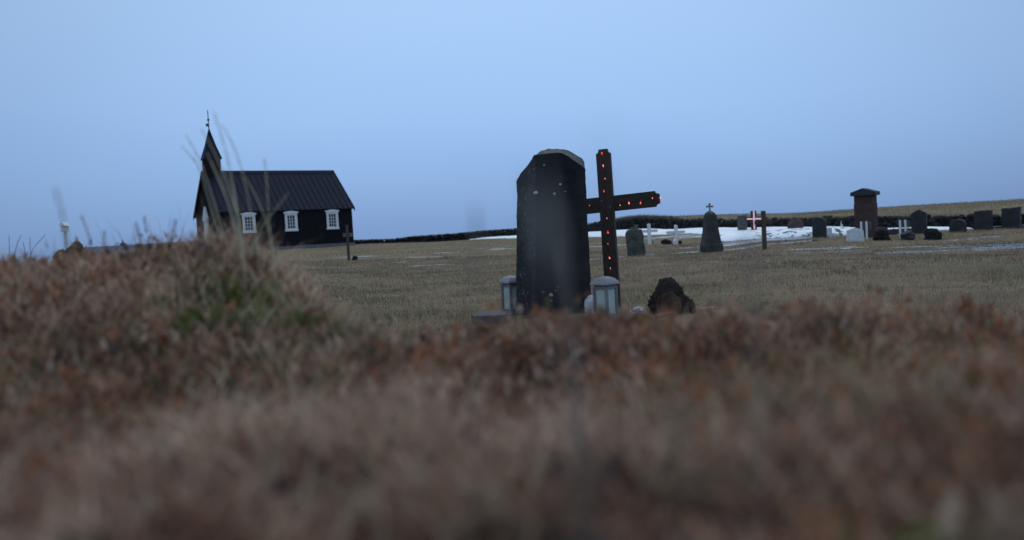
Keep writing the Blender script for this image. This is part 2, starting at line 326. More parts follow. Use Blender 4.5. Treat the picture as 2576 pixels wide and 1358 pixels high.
go = grid_mesh('ground', GX, GY, GZ, ['ground'], ('bank', bank_w)); go['kind'] = 'structure'
# ------------------------------------------------------------------ snow and meltwater
def poly_sd(x, y, poly):
    d = np.full(x.shape, 1e9); ins = np.zeros(x.shape, bool); n = len(poly)
    for i in range(n):
        ax, ay = poly[i]; bx, by = poly[(i+1) % n]; ex, ey = bx-ax, by-ay
        t = np.clip(((x-ax)*ex+(y-ay)*ey)/(ex*ex+ey*ey+1e-12), 0, 1); d = np.minimum(d, np.hypot(x-ax-t*ex, y-ay-t*ey))
        ins ^= ((ay > y) != (by > y)) & (x < ex*(y-ay)/(ey if ey else 1e-9)+ax)
    return np.where(ins, -d, d)
def gp(px, d): p = on_ground(px, d); return (p.x, p.y)
WALL = [(560,66,625),(890,62,602),(994,60.5,599),(1044,59,592),(1142,57,586),(1220,55,578),(1304,53,573),(1480,49.5,560),(1552,48,551),(1618,46.5,546),(1700,45,549),(1772,43,548),(1856,41,550),(1926,39,548),(2012,36.5,546),(2143,33,543),(2292,31,539),(2384,30.4,539),(2576,29.5,537),(2800,28.5,533),(3050,27,528)]
front = [gp(a, d) for a, d in [(1175,55.5),(1300,50.5),(1420,46),(1500,42),(1600,38.5),(1700,36.5),(1790,34),(1806,29.5),(1850,28.2),(1920,27.8),(1980,27.2),(2040,26.8),(2110,27.5),(2200,28.3),(2300,28.4),(2380,28.2),(2440,28.6)]]
back = [gp(a, d) for a, d in [(2440,30.2),(2300,31.2),(2150,33.2),(2000,37),(1850,41),(1700,45),(1480,49.5),(1300,53),(1175,57)]]
SNOW = np.array(front+back)
sx, sy = np.meshgrid(np.arange(-6, 20, .12), np.arange(25, 60, .12))
sd = poly_sd(sx, sy, SNOW) + (fbm(sx*.8, sy*.8, 41)-.5)*.9
spec_ = sstep(11.5, 9.6, np.abs(sx-8.8)*4)*0
thick = np.clip(1-np.exp(-np.maximum(-sd, 0)/.35), 0, 1)*(.13 + .16*sstep(7.0, 8.6, sx)*(1-sstep(11.5, 13.5, sx)) + .10*np.exp(-((sx-5.5)**2+(sy-42)**2)/20)) + (fbm(sx*.7, sy*.7, 51)-.5)*.07
dirt = sstep(8.2, 9.3, sx)*(1-sstep(11.6, 12.4, sx))*(1-sstep(28.9, 29.8, sy)) + .0*sx
thick = thick*(1-.75*sstep(29.3, 31.5, sy)*sstep(7.2, 8.4, sx))
SZ = height(sx, sy) + np.where(sd < 0, thick, -.12)
so = grid_mesh('snow', sx, sy, SZ, ['snow'], ('dirt', dirt), keep=sd < .1); so['kind'] = 'stuff'
def patches(name, matn, spots, dz, seed):
    """thin irregular sheets of slush or meltwater lying in the turf"""
    V = []; F = []
    for (px, d, w, l) in spots:
        c = on_ground(px, d); n = 40; o = len(V)
        ph = rng.random(6)*6.28
        V.append((c.x, c.y, hz(c.x, c.y)+dz))
        rr = []
        for k in range(n):
            a = 2*math.pi*k/n; r = 1 + .32*math.sin(2*a+ph[0]) + .25*math.sin(3*a+ph[1]) + .2*math.sin(5*a+ph[2]) + .14*math.sin(9*a+ph[3])
            rr.append(max(r, .2))
        for t in (.33, .66, 1):
            xs = np.array([c.x + w/2*t*rr[k]*math.cos(2*math.pi*k/n) for k in range(n)]); ys = np.array([c.y + l/2*t*rr[k]*math.sin(2*math.pi*k/n) for k in range(n)])
            zs = height(xs, ys) + dz*(1 if t < 1 else .1)
            V += list(zip(xs, ys, zs))
        for k in range(n):
            k2 = (k+1) % n
            F.append((o, o+1+k, o+1+k2))
            for q in (0, 1): F.append((o+1+q*n+k, o+1+(q+1)*n+k, o+1+(q+1)*n+k2, o+1+q*n+k2))
    mb = MB(); mb.v = V; mb.f = F; mb.mi = [0]*len(F); return obj(name, mb, matn, smooth=True)
sl = patches('slush', 'slush', [(1510,30,1.3,.6),(1560,31,1.0,.5),(1790,22.2,2.4,.30),(1850,24.6,2.6,.45),(1930,23.8,3.0,.9),(1980,24.5,2.0,1.0),(1740,24,1.0,.25),(1690,34,2.0,.9),(1760,33,1.8,.7),(1800,30,1.0,.4),
        (1600,22,1.0,.25),(1500,21.5,.8,.25),(1075,22,.9,.25),(1060,27,.9,.3),(1270,32,1.4,.4),(1230,34,1.4,.4),(900,29,2.2,.3),(1010,24,.5,.2),(1130,30,1.2,.35),(1380,36,1.3,.5),
        (2060,20.8,1.6,.35),(2120,20.4,1.0,.2),(2330,20.0,1.5,.2),(2400,19.2,.9,.2),(2480,22.5,1.0,.3),(2420,22,.8,.2),(2540,18.2,1.2,.3),(2570,18.9,.7,.15)], .012, 3); sl['kind'] = 'stuff'
wt = patches('water', 'water', [(2380,18.4,3.6,.55),(2520,18.6,2.6,.7),(2560,19.6,2.6,.5),(2460,19.4,2.4,.3),(1650,30.5,1.2,.4),(1960,22.6,2.0,.3),(2090,19.6,1.8,.25)], .008, 5); wt['kind'] = 'structure'
# ------------------------------------------------------------------ grass
def blades(name, x, y, length, width, lean, colr, matn, seg=3, z=None, az=None, curl=.9, up=None):
    """n tapered curved blades rooted on the ground, one object"""
    n = len(x)
    z = height(x, y) - .004 if z is None else z
    az = rng.random(n)*2*np.pi if az is None else az
    dx, dy = np.cos(az), np.sin(az); wx, wy = -dy, dx
    fa = rng.random(n)*np.pi; wx, wy = np.cos(fa), np.sin(fa)
    rows = []; px = x.copy(); py = y.copy(); pz = z.copy()
    for k in range(seg+1):
        t = k/seg
        wv = width*(1-t**1.5)*.5 if k < seg else width*0
        if k < seg:
            rows.append(np.stack([px-wx*wv, py-wy*wv, pz], -1)); rows.append(np.stack([px+wx*wv, py+wy*wv, pz], -1))
        else: rows.append(np.stack([px, py, pz], -1))
        ang = lean*(.35 + curl*t*1.3); st = length/seg
        px = px + dx*np.sin(ang)*st; py = py + dy*np.sin(ang)*st; pz = pz + np.cos(ang)*st
    nv = 2*seg+1
    V = np.stack(rows, 1).reshape(-1, 3)
    base = np.arange(n)*nv
    tris = []
    for k in range(seg-1): tris += [(2*k, 2*k+1, 2*k+3), (2*k, 2*k+3, 2*k+2)]
    tris.append((2*seg-2, 2*seg-1, 2*seg))
    Fq = (base[:, None, None] + np.array(tris)[None]).reshape(-1, 3)
    me = bpy.data.meshes.new(name); me.vertices.add(len(V)); me.vertices.foreach_set('co', V.ravel().astype(np.float32))
    me.loops.add(Fq.size); me.loops.foreach_set('vertex_index', Fq.ravel().astype(np.int32))
    me.polygons.add(len(Fq)); me.polygons.foreach_set('loop_start', np.arange(0, Fq.size, 3, dtype=np.int32)); me.update(calc_edges=True)
    c = np.ones((n, nv, 4), np.float32); c[:, :, :3] = colr[:, None, :]
    a = me.attributes.new('Col', 'FLOAT_COLOR', 'POINT'); a.data.foreach_set('color', c.ravel())
    me.materials.append(MT[matn]); o = bpy.data.objects.new(name, me); COL.objects.link(o); return o
def pick(cols, w, n):
    """per-blade colour from a palette with per-blade weights"""
    cols = np.array(cols); w = w/w.sum(1, keepdims=True); r = rng.random(n)[:, None]
    i = (w.cumsum(1) < r).sum(1).clip(0, len(cols)-1)
    return cols[i]*(.72 + .56*rng.random(n))[:, None]
def fan(n, y0, y1, k=.72, power=1.0):
    y = (y0**(2-power) + rng.random(n)*(y1**(2-power)-y0**(2-power)))**(1/(2-power)); x = (rng.random(n)*2-1)*k*y; return x, y
# field: short winter turf
def field_turf():
    x1, y1 = fan(230000, 3.0, 26, .80, 1.0); x2, y2 = fan(60000, 22, 62, .8, 1.0)
    x = np.concatenate([x1, x2]); y = np.concatenate([y1, y2])
    ok = edge_sd(x, y) > .05
    for px, d, w, l in [(1930,23.8,2.6,.7),(1980,24.5,1.6,.8),(1790,22.2,2.0,.2)]:
        c = on_ground(px, d); ok &= (((x-c.x)/w*2)**2 + ((y-c.y)/l*2)**2) > 1
    ok &= ~(((x > -7) & (y > 26)) & (poly_sd(x, y, SNOW) < .25))
    x, y = x[ok], y[ok]; n = len(x)
    g1 = fbm(x*.35, y*.35, 61); g2 = fbm(x*2.2, y*2.2, 67); g3 = fbm(x*.9+4, y*.9, 71)
    w = np.stack([.9+0*x, sstep(.42, .7, g2)*1.2, sstep(.48, .68, g1)*1.6+.12, sstep(.5, .75, g3)*1.0], 1)
    c = pick([(.28,.205,.13),(.42,.32,.215),(.11,.125,.055),(.19,.115,.072)], w, n)*(.45+1.1*fbm(x*1.2, y*1.2, 131, 4))[:, None]*np.array([1, .97, 1.13])
    far = sstep(10, 40, y)
    tf = sstep(.56, .66, fbm(x*1.7+3, y*1.7, 151, 3))
    L = (.020 + .034*rng.random(n)*(.5+g2))*(1+.7*far)*(1+1.1*tf*(1-far)); W = .0035*(1+.9*sstep(6, 14, y)+1.6*far)
    o = blades('grass', x, y, L, W, .5+.9*rng.random(n), c, 'blade', seg=2); o['kind'] = 'stuff'
field_turf()
# bank: matted dead grass, rust coloured leaves, moss
def bank_cover():
    xs, ys = [], []
    for n, y0, y1 in ((34000,.16,1.0),(44000,.8,2.6),(46000,2.2,6.5),(26000,5.5,13)):
        a, b = fan(n, y0, y1, .86, 1.0); xs.append(a); ys.append(b)
    a = rng.uniform(-3, 2, 9000); b = rng.uniform(-1.2, .9, 9000); xs.append(a); ys.append(b)
    x = np.concatenate(xs); y = np.concatenate(ys)
    e = edge_sd(x, y); ok = (e < .28) & ~((np.hypot(x, y) < .30)); x, y, e = x[ok], y[ok], e[ok]; n = len(x)
    cl = fbm(x*3.2, y*3.2, 81); cm = fbm(x*2.1+5, y*2.1, 87); cg = fbm(x*1.5+2, y*1.5+8, 91)
    green = .35*sstep(.60, .70, cg)*(1-sstep(1.2, 2.2, y)) + 2.0*np.exp(-((x+.60)**2+(y-1.78)**2)/.016) + 1.0*np.exp(-((x+.33)**2+(y-1.5)**2)/.010) + .7*np.exp(-((x-.28)**2+(y-.86)**2)/.02)
    nr = np.exp(-(np.hypot(x, y)/.42)**2)  # shade close to the camera, painted into the blade colours as more dark brown
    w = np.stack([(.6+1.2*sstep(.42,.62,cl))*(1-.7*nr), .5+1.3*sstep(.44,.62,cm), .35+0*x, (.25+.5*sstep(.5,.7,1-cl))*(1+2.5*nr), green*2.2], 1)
    c = pick([(.46,.345,.22),(.26,.13,.078),(.38,.24,.17),(.125,.08,.055),(.095,.14,.028)], w*np.stack([1+.8*sstep(1.4, 2.2, y), 1-.35*sstep(1.4, 2.2, y), 1+0*y, 1+0*y, 1+0*y], 1), n)*np.array([1.06, 1.04, 1.10])*(1+.22*sstep(1.4, 2.2, y))[:, None]*(.50+1.15*fbm(x*9+3, y*9, 141, 2))[:, None]
    tall = (1 - .45*sstep(2.4, 4, y)) + .7*np.exp(-((x+.74)**2+(y-2.25)**2)/.05)
    L = (.045 + .085*rng.random(n)**1.5)*(.6+.8*cl)*tall
    L = np.where(np.hypot(x, y) < .55, np.minimum(L, .07), L); L = np.where(green > .8, L*.7, L)
    W = .0022 + .003*rng.random(n)
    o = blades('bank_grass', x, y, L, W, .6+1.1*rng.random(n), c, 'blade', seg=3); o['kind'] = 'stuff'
    # rust leaves on low twigs
    xs, ys = [], []
    for m, y0, y1 in ((8000,.2,1.2),(8000,.9,2.8),(6000,2.4,8)):
        a, b = fan(m, y0, y1, .84, 1.0); xs.append(a); ys.append(b)
    x = np.concatenate(xs); y = np.concatenate(ys); cm = fbm(x*2.1+5, y*2.1, 87); cs = fbm(x*9, y*9, 95, 2)
    ok = (edge_sd(x, y) < .2) & (np.hypot(x, y) > .33) & (rng.random(len(x)) < (sstep(.36, .60, cm)+.15)*(1-.75*sstep(1.5, 2.2, y))) & (cs > .40)
    x, y, cm = x[ok], y[ok], cm[ok]; n = len(x)
    z = height(x, y) + .015 + .085*rng.random(n)*sstep(.3, .7, fbm(x*4, y*4, 99)+.15)
    z = np.where(np.hypot(x, y) < .6, np.minimum(z, height(x, y)+.05), z)
    c = pick([(.32,.125,.058),(.37,.19,.115),(.20,.092,.057),(.44,.30,.22),(.12,.10,.04)], np.tile([1.3,1.1,.8,.5,.4], (n, 1)), n)
    o = blades('leaf_litter', x, y, .012+.018*rng.random(n), .006+.006*rng.random(n), .4+1.5*rng.random(n), c, 'blade', seg=2, z=z); o['kind'] = 'stuff'
    # cushions of leaves, each of one colour
    nc = 1100; a, b = fan(nc, .22, 4.5, .85, 1.2); cc = pick([(.31,.13,.06),(.36,.195,.12),(.18,.088,.055),(.41,.29,.20),(.09,.12,.022),(.07,.05,.038)], np.stack([1-.75*sstep(1.3, 2, b), 1-.3*sstep(1.3, 2, b), .8+.9*(np.hypot(a, b) < .6), .9*(np.hypot(a, b) > .5), .10+.7*sstep(.56, .66, fbm(a*1.5+2, b*1.5+8, 91))*(b < 1.3) + 5*np.exp(-((a+.58)**2+(b-1.76)**2)/.016) + 3*np.exp(-((a+.33)**2+(b-1.5)**2)/.008) + 3*np.exp(-((a-.30)**2+(b-.9)**2)/.012), .5+.8*(np.hypot(a, b) < .6)], 1), nc)  # cushions near the camera get darker colours, standing in for shade there
    m = 34; rad = (.014+.022*rng.random(nc))*(1+.3*sstep(1, 3, b)); u = rng.normal(size=(nc, m, 2))*rad[:, None, None]
    x = (a[:, None]+u[:, :, 0]).ravel(); y = (b[:, None]+u[:, :, 1]).ravel(); cl = np.repeat(cc, m, 0)*(.7+.6*rng.random(nc*m))[:, None]
    ok = (edge_sd(x, y) < .12) & (np.hypot(x, y) > .27); hgt = np.repeat((.018+.03*rng.random(nc)), m)*rng.random(nc*m)
    x, y, cl, hgt = x[ok], y[ok], cl[ok], hgt[ok]; n = len(x); z = height(x, y) + .012 + hgt*np.where(np.hypot(x, y) < .5, .6, 1)
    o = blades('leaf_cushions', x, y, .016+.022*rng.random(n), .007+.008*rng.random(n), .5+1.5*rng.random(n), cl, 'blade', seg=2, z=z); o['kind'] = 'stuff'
    # upright dry stems standing out of the mat on the crest
    x, y = fan(9000, 1.5, 12, .8, 1.0); e = edge_sd(x, y); cl = fbm(x*1.3, y*1.3, 103)
    tuft = 1.2*np.exp(-((x+1.35)**2+(y-3.2)**2)/.08) + 1.2*np.exp(-((x+.74)**2+(y-2.25)**2)/.05)
    ok = (e < .05) & (x < -.25) & (rng.random(len(x)) < .03 + .30*sstep(.55, .7, cl)*sstep(2, 4, y) + tuft); x, y = x[ok], y[ok]; n = len(x)
    tuft = np.exp(-((x+1.35)**2+(y-3.2)**2)/.08)
    c = pick([(.27,.15,.095),(.22,.15,.115),(.34,.26,.17)], np.tile([1,.8,.6], (n, 1)), n)
    o = blades('dry_stems', x, y, (.09+.11*rng.random(n))*(1+.35*tuft), .0020+.0016*rng.random(n), .1+.5*rng.random(n), c, 'blade', seg=3); o['kind'] = 'stuff'
bank_cover()
def hill_grass():
    x = rng.uniform(-8, 62, 110000); y = rng.uniform(28, 95, 110000)
    wx = np.array([p[0] for p in WXY]); wy = np.array([p[1] for p in WXY]); o_ = np.argsort(wx); yw = np.interp(x, wx[o_], wy[o_])
    ok = (y > yw+.6) & (rng.random(len(x)) < .25+fbm(x*.25, y*.25, 7)); x, y = x[ok], y[ok]; n = len(x)
    c = pick([(.20,.145,.10),(.26,.20,.135),(.13,.095,.07)], np.tile([1,.8,.6], (n, 1)), n)
    o = blades('hill_grass', x, y, .05+.14*rng.random(n)**2, .012+.010*rng.random(n), .5+.8*rng.random(n), c, 'blade', seg=2); o['kind'] = 'stuff'
# ------------------------------------------------------------------ stalks one can tell apart
def stalk(name, pts, d, label, group, r=.0016, head=.10, colr=(.34,.31,.15), dd=0, plume=0):
    """one dry stem with a narrow seed head"""
    w = [P(a, b, d+dd*k/len(pts)) for k, (a, b) in enumerate(pts)]      # tip first
    w = w[::-1]
    base = Vector((w[0].x, w[0].y, hz(w[0].x, w[0].y)-.01))
    if w[0].z > base.z + .01: w = [base] + w
    # resample smoothly
    ts = np.linspace(0, 1, 16); arr = np.array([v[:] for v in w]); s = np.concatenate([[0], np.cumsum(np.linalg.norm(np.diff(arr, axis=0), axis=1))]); s /= s[-1]
    pp = np.stack([np.interp(ts, s, arr[:, k]) for k in range(3)], 1)
    for _ in range(3): pp[1:-1] = (pp[:-2]+2*pp[1:-1]+pp[2:])/4
    pts3 = [Vector(v) - base for v in pp]
    t = thing(name, label, 'grass stalk', base, group=group)
    mb = MB(); mb.tube(pts3, [r*(1-.6*k/15) + plume*(k == 14) for k in range(16)], 5); me = mb.mesh('stem')
    def paint(me, c):
        a = me.attributes.new('Col', 'FLOAT_COLOR', 'POINT'); a.data.foreach_set('color', np.tile([*c, 1], (len(me.vertices), 1)).astype(np.float32).ravel())
    paint(me, colr); obj('stem', me, 'straw', t)
    if head:
        mh = MB(); q = pts3[-6:] if head > .05 else pts3[-4:]
        for k in range(len(q)-1):
            for j in range(5):
                f = (j+random.random())/5; p = q[k].lerp(q[k+1], f); ax = (q[k+1]-q[k]).normalized()
                o1 = ax.orthogonal().normalized(); o1.rotate(Matrix.Rotation(random.random()*6.28, 3, ax)); 
                tip = p + ax*.012 + o1*.004; sd_ = ax.cross(o1)*.0012
                mh.add([p, p+ax*.005+sd_+o1*.002, tip, p+ax*.005-sd_+o1*.002], [(0,1,2,3)])
        me = mh.mesh('seed_head'); paint(me, (colr[0]*.85, colr[1]*.75, colr[2]*.8)); obj('seed_head', me, 'straw', t)
    return t
Z1 = lambda pts: [(440.3+x*.3057, 251.6+y*.3057) for x, y in pts]
Z5 = lambda pts: [(x*.1953, 440.2+y*.1953) for x, y in pts]
G1 = 'tall dry stalks rising before the church'
L1 = 'tall straw stalk bending left across the church, rooted in the turf bank'
S1 = [([(325,105),(370,260),(440,480),(470,650),(500,880),(540,1150)],'tallest straw stalk, its tip right of the spire against the sky'),
 ([(395,220),(470,330),(540,510),(570,650),(610,860),(690,1200)],'straw stalk arching over the roof ridge, second from the tallest stalk'),
 ([(735,490),(755,650),(770,900),(775,1050),(800,1240)],'upright straw stalk crossing the roof between the first and second church windows'),
 ([(65,390),(140,460),(200,540),(260,760),(330,1000),(400,1200)],'straw stalk with drooping tip lowest left of the spire'),
 ([(90,290),(170,410),(230,560),(300,750),(350,950),(430,1200)],'straw stalk with bent tip left of the church tower'),
 ([(215,235),(280,340),(350,450),(390,600),(430,750),(520,950),(560,1200)],'yellowish straw stalk crossing the church spire'),
 ([(265,430),(310,560),(380,700),(440,850),(500,1050),(550,1200)],L1),([(300,500),(370,640),(420,800),(470,960),(520,1200)],L1),([(400,560),(450,700),(490,860),(530,1040),(570,1220)],L1),
 ([(440,500),(470,640),(500,800),(535,1000),(560,1200)],L1),
 ([(560,620),(650,740),(700,860),(760,1000),(810,1210)],'straw stalk leaning left just right of the first church window')]
for i, (p, lb) in enumerate(S1): stalk('grass_stalk', Z1(p), 2.0+.07*(i % 5), lb, G1, r=.0017 if i < 6 else .0021, head=.1 if i < 6 else 0, colr=(.60,.56,.40) if i % 2 else (.62,.56,.40))
stalk('grass_stalk', Z1([(935,765),(850,870),(740,1010),(620,1200)]), 2.05, 'snapped straw stalk slanting right below the first church window', G1, r=.0028, head=0, colr=(.46,.42,.30))
G2 = 'faint stalks against the sky left of the church'
S2 = [([(700,160),(760,300),(820,500),(860,700),(890,1000)],1.1,'pale stalk passing above the white lamp post'),([(1055,545),(1120,690),(1170,880),(1190,1050)],2.0,'brown stalk leaning left beside the white lamp post'),
 ([(1345,750),(1355,900),(1365,1050)],2.4,'short upright brown stalk before the low house roof'),([(1760,640),(1800,800),(1830,1000)],2.2,'brown stalk leaning left of the rusty tuft, shorter of two'),
 ([(1860,560),(1900,780),(1950,1000)],2.2,'brown stalk leaning left of the rusty tuft, taller of two'),([(2265,590),(2230,760),(2200,950)],2.2,'faint stalk between the rusty tuft and the church'),
 ([(270,780),(230,860),(200,960),(190,1060)],5.5,'thin dark stem leaning right at the far left of the bank'),([(580,775),(500,860),(410,960),(390,1080)],5.5,'thin dark stem with seed head slanting right, left of the lamp post'),
 ([(390,820),(385,900),(400,1000),(400,1080)],5.5,'thin dark upright stem with seed head at far left'),([(300,870),(320,950),(330,1060)],5.5,'short dark stem leaning left at far left of the bank'),([(120,790),(120,900),(130,1060)],5.5,'thin dark upright stem nearest the left edge of the photo')]
for p, d, lb in S2: stalk('grass_stalk', Z5(p), d, lb, G2, r=.0011 if d < 5 else .0022, head=.1 if d < 5 else .06, colr=(.25,.16,.11) if d < 5 else (.08,.065,.05))
G3 = 'near stalks blurred in front of the graves'
for p, d, lb, r in [([(1512,285),(1516,420),(1500,640),(1480,900)],.26,'very near blurred stalk rising above the cross',.0006),([(1345,415),(1378,540),(1400,700),(1420,900)],.24,'very near blurred stalk crossing the big dark gravestone',.0007),
   ([(1200,545),(1198,650),(1190,760),(1180,900)],.55,'thin pale blurred stalk left of the big gravestone',.0009),([(1888,615),(1890,700),(1895,850)],.5,'pale blurred stalk in front of the dark wooden cross',.0014),
   ([(1410,640),(1425,720),(1440,840)],.6,'short pale blurred blade before the foot of the gravestone',.0020)]:
    stalk('grass_stalk', p, d, lb, G3, r=r, head=0 if d < .4 else .03, colr=(.34,.31,.26) if d != .24 else (.5,.47,.42), plume=.0023 if d == .24 else 0)
# ------------------------------------------------------------------ far stone wall
WXY = []; wb = MB(); cap = []
for px, d, top in WALL:
    p = P(px, top+1.5, d); WXY.append((p.x, p.y, 0, p.z))
def wall_at(t):
    i = min(int(t), len(WXY)-2); f = t-i; return [WXY[i][k]*(1-f)+WXY[i+1][k]*f for k in range(4)]
v1, f1 = ICO[2]
Ls = [math.dist(WXY[i][:2], WXY[i+1][:2]) for i in range(len(WXY)-1)]
core = []
for i, Ln in enumerate(Ls):
    n = max(2, int(Ln/.15))
    for k in range(n):
        x, y, zb_, zt_ = wall_at(i + (k+.5)/n)
        zb_ = hz(x, y)-.1; core.append((x, y, zb_, zt_))
        rows = max(2, int((zt_-zb_)/.10))
        for r in range(rows+1):
            s_ = np.array([.105, .15, .072])*(.65+.7*random.random()); rr = 1 + .5*n3(v1, 1.7, (i*97+k*7+r) % 991)
            vv = v1*rr[:, None]*s_; zz = zb_ + (zt_-zb_)*(r+.1)/(rows+.35) + random.uniform(-.03, .03)
            if r == rows: zz = zt_ - .08 + random.uniform(-.05, .04) + (.08 if random.random() < .10 else 0)
            vv = vv + np.array([x+random.uniform(-.08,.08), y+random.uniform(-.18,.05), zz]); wb.add(vv.tolist(), f1)
cv = MB()
for a, b in zip(core[:-1], core[1:]):
    cv.add([(a[0],a[1]-.12,a[2]),(b[0],b[1]-.12,b[2]),(b[0],b[1]+.3,b[2]),(a[0],a[1]+.3,a[2]),(a[0],a[1]-.12,a[3]-.16),(b[0],b[1]-.12,b[3]-.16),(b[0],b[1]+.3,b[3]-.16),(a[0],a[1]+.3,a[3]-.16)],
           [(0,1,5,4),(1,2,6,5),(2,3,7,6),(3,0,4,7),(4,5,6,7)])
wall = thing('stone_wall', 'long low wall of dark lava stones running behind the graveyard to the church', 'wall', (WXY[5][0], WXY[5][1], 0))
wo = Vector((-WXY[5][0], -WXY[5][1], 0))
wb.add(cv.v, cv.f); obj('stones', wb, 'wall', wall, loc=wo)
cx_ = []; 
for x, y, a, b in core: cx_ += [(x+random.uniform(-.2,.2), y+random.uniform(-.1,.3), b) for _ in range(26 if x < 1.0 else (90 if 5.6 < x < 9.6 and y > 40 else 10))]
cx_ = np.array(cx_); n = len(cx_)
# turf on the wall crest
tc_ = pick([(.16,.12,.075),(.24,.175,.11),(.10,.095,.05)], np.tile([1,.8,.7], (n, 1)), n)
hump = sstep(5.8, 7.2, cx_[:, 0])*(1-sstep(9.0, 9.8, cx_[:, 0]))
cap = blades('turf_cap', cx_[:, 0]+wo.x, cx_[:, 1]+wo.y, .05+.09*rng.random(n)+.24*hump*(.3+.7*rng.random(n)), .016+.010*rng.random(n), .2+.7*rng.random(n), tc_, 'blade', seg=2, z=cx_[:, 2]-.06+.0*hump); cap.parent = wall
hill_grass()
# ------------------------------------------------------------------ church
ch = thing('church', 'small black wooden church with white windows and a pointed steeple', 'church', (0,0,0))
cD = 48.0; sc_ = cD/42.0; yaw = .571
W, Lh, he, hr = 5.65*sc_, 7.39*sc_, 2.018*sc_, 4.27*sc_
ch.location = (math.tan(-.348)*cD, cD, EYE - .06*sc_); ch.rotation_euler = (0, 0, yaw)
z0 = 0.0; pitch_t = (hr-he)/(W/2)
mb = MB()
mb.prism([(0,z0),(W,z0),(W,he),(W/2,hr-.03),(0,he)], 0, Lh, axis='x')          # body, y = across, x = along
for k in range(int(Lh/.24)): mb.box((.12+k*.24, -.014, he/2+.01), (.05, .028, he-.02))
for k in range(int(W/.24)):
    yy = .12+k*.24; zt = he + pitch_t*min(yy, W-yy) - .08
    mb.box((-.014, yy, zt/2), (.028, .05, zt))
obj('wall', mb, 'board', ch)
mb = MB(); mb.box((Lh/2, W/2, -.26), (Lh+.10, W+.10, .52)); obj('plinth', mb, 'concrete', ch, bevel=.01)
rf = MB(); o_ = .14; th = .07
for sgn in (0, 1):
    def T(y): return y if sgn == 0 else W - y
    a = [(-o_, T(-o_), he-o_*pitch_t), (Lh+o_, T(-o_), he-o_*pitch_t), (Lh+o_, T(W/2), hr), (-o_, T(W/2), hr)]
    up = [(p[0], p[1], p[2]+th) for p in a]
    rf.add(a+up, [(0,1,2,3),(4,5,6,7),(0,1,5,4),(1,2,6,5),(2,3,7,6),(3,0,4,7)])
    n = 24
    for k in range(n+1):
        x = -o_ + (Lh+2*o_)*k/n; hw = .022
        b4 = [(x-hw, T(-o_), he-o_*pitch_t+th), (x+hw, T(-o_), he-o_*pitch_t+th), (x+hw, T(W/2-.08), hr-.08*pitch_t+th), (x-hw, T(W/2-.08), hr-.08*pitch_t+th)]
        rf.add(b4+[(p[0], p[1], p[2]+.05) for p in b4], [(0,1,2,3),(4,5,6,7),(0,1,5,4),(1,2,6,5),(2,3,7,6),(3,0,4,7)])
roof = obj('roof', rf, 'roof', ch)
mb = MB(); mb.prism([(-.22,-.03-.22*pitch_t+.1),(0,.14),(.22,-.03-.22*pitch_t+.1),(0,.05)], -o_-.01, Lh+o_+.01, axis='x'); obj('ridge_cap', mb, 'roof', roof, loc=(0, W/2, hr+.03))
for sgn in (0, 1):
    T = (lambda y: y) if sgn == 0 else (lambda y: W-y)
    for x in (-o_-.02, Lh+o_-.01):
        mb = MB()
        a = [(x, T(-o_-.03), he-(o_+.03)*pitch_t-.12),(x, T(W/2), hr-.12),(x, T(W/2), hr+th+.02),(x, T(-o_-.03), he-(o_+.03)*pitch_t+th+.02)]
        mb.add(a+[(p[0]+.03, p[1], p[2]) for p in a], [(0,1,2,3),(4,5,6,7),(0,1,5,4),(1,2,6,5),(2,3,7,6),(3,0,4,7)]); obj('bargeboard', mb, 'board', roof)
# steeple
tw = .92; tx = .06+tw/2; ty = W/2; tb = hr-.9; tt = hr+.90
mb = MB(); mb.box((tx, ty, (tb+tt)/2), (tw, tw, tt-tb))
for k in range(5):
    q = -tw/2+.06+k*(tw-.12)/4
    mb.box((tx-tw/2-.012, ty+q, (tb+tt)/2), (.024, .05, tt-tb-.02)); mb.box((tx+q, ty-tw/2-.012, (tb+tt)/2), (.05, .024, tt-tb-.02))
tower = obj('tower', mb, 'board', ch)
e = tw/2+.08; ap = tt+1.95
mb = MB(); mb.add([(tx-e,ty-e,tt-.03),(tx+e,ty-e,tt-.03),(tx+e,ty+e,tt-.03),(tx-e,ty+e,tt-.03),(tx-e*.52,ty-e*.52,tt+.82),(tx+e*.52,ty-e*.52,tt+.82),(tx+e*.52,ty+e*.52,tt+.82),(tx-e*.52,ty+e*.52,tt+.82),(tx,ty,ap)],
    [(3,2,1,0),(0,1,5,4),(1,2,6,5),(2,3,7,6),(3,0,4,7),(4,5,8),(5,6,8),(6,7,8),(7,4,8)])
for sx_, sy_ in ((-1,-1),(1,-1),(1,1),(-1,1)): mb.tube([(tx+sx_*e,ty+sy_*e,tt-.02),(tx+sx_*e*.52,ty+sy_*e*.52,tt+.82),(tx,ty,ap)], .025, 4)
spire = obj('spire', mb, 'roof', ch)
mb = MB(); mb.tube([(tx,ty,ap-.1),(tx,ty,ap+1.16)], [.035,.02], 8); mb.box((tx,ty,ap+.98), (.03,.20,.03)); mb.lathe([(.01,-.08),(.07,-.04),(.085,0),(.07,.04),(.01,.08)], 10, (tx,ty,ap+.54))
for q in (-.10,.10): mb.lathe([(.005,-.03),(.03,0),(.005,.03)], 6, (tx,ty+q,ap+.98))
fin = obj('finial', mb, 'iron', spire)
mb = MB(); mb.prism([(-.02,-.08),(-.20,-.10),(-.15,0),(-.20,.10),(-.02,.08)], -.008, .008, axis='y'); obj('weather_vane', mb, 'iron', spire, loc=(tx,ty,ap+.22), rot=(0,0,-yaw))
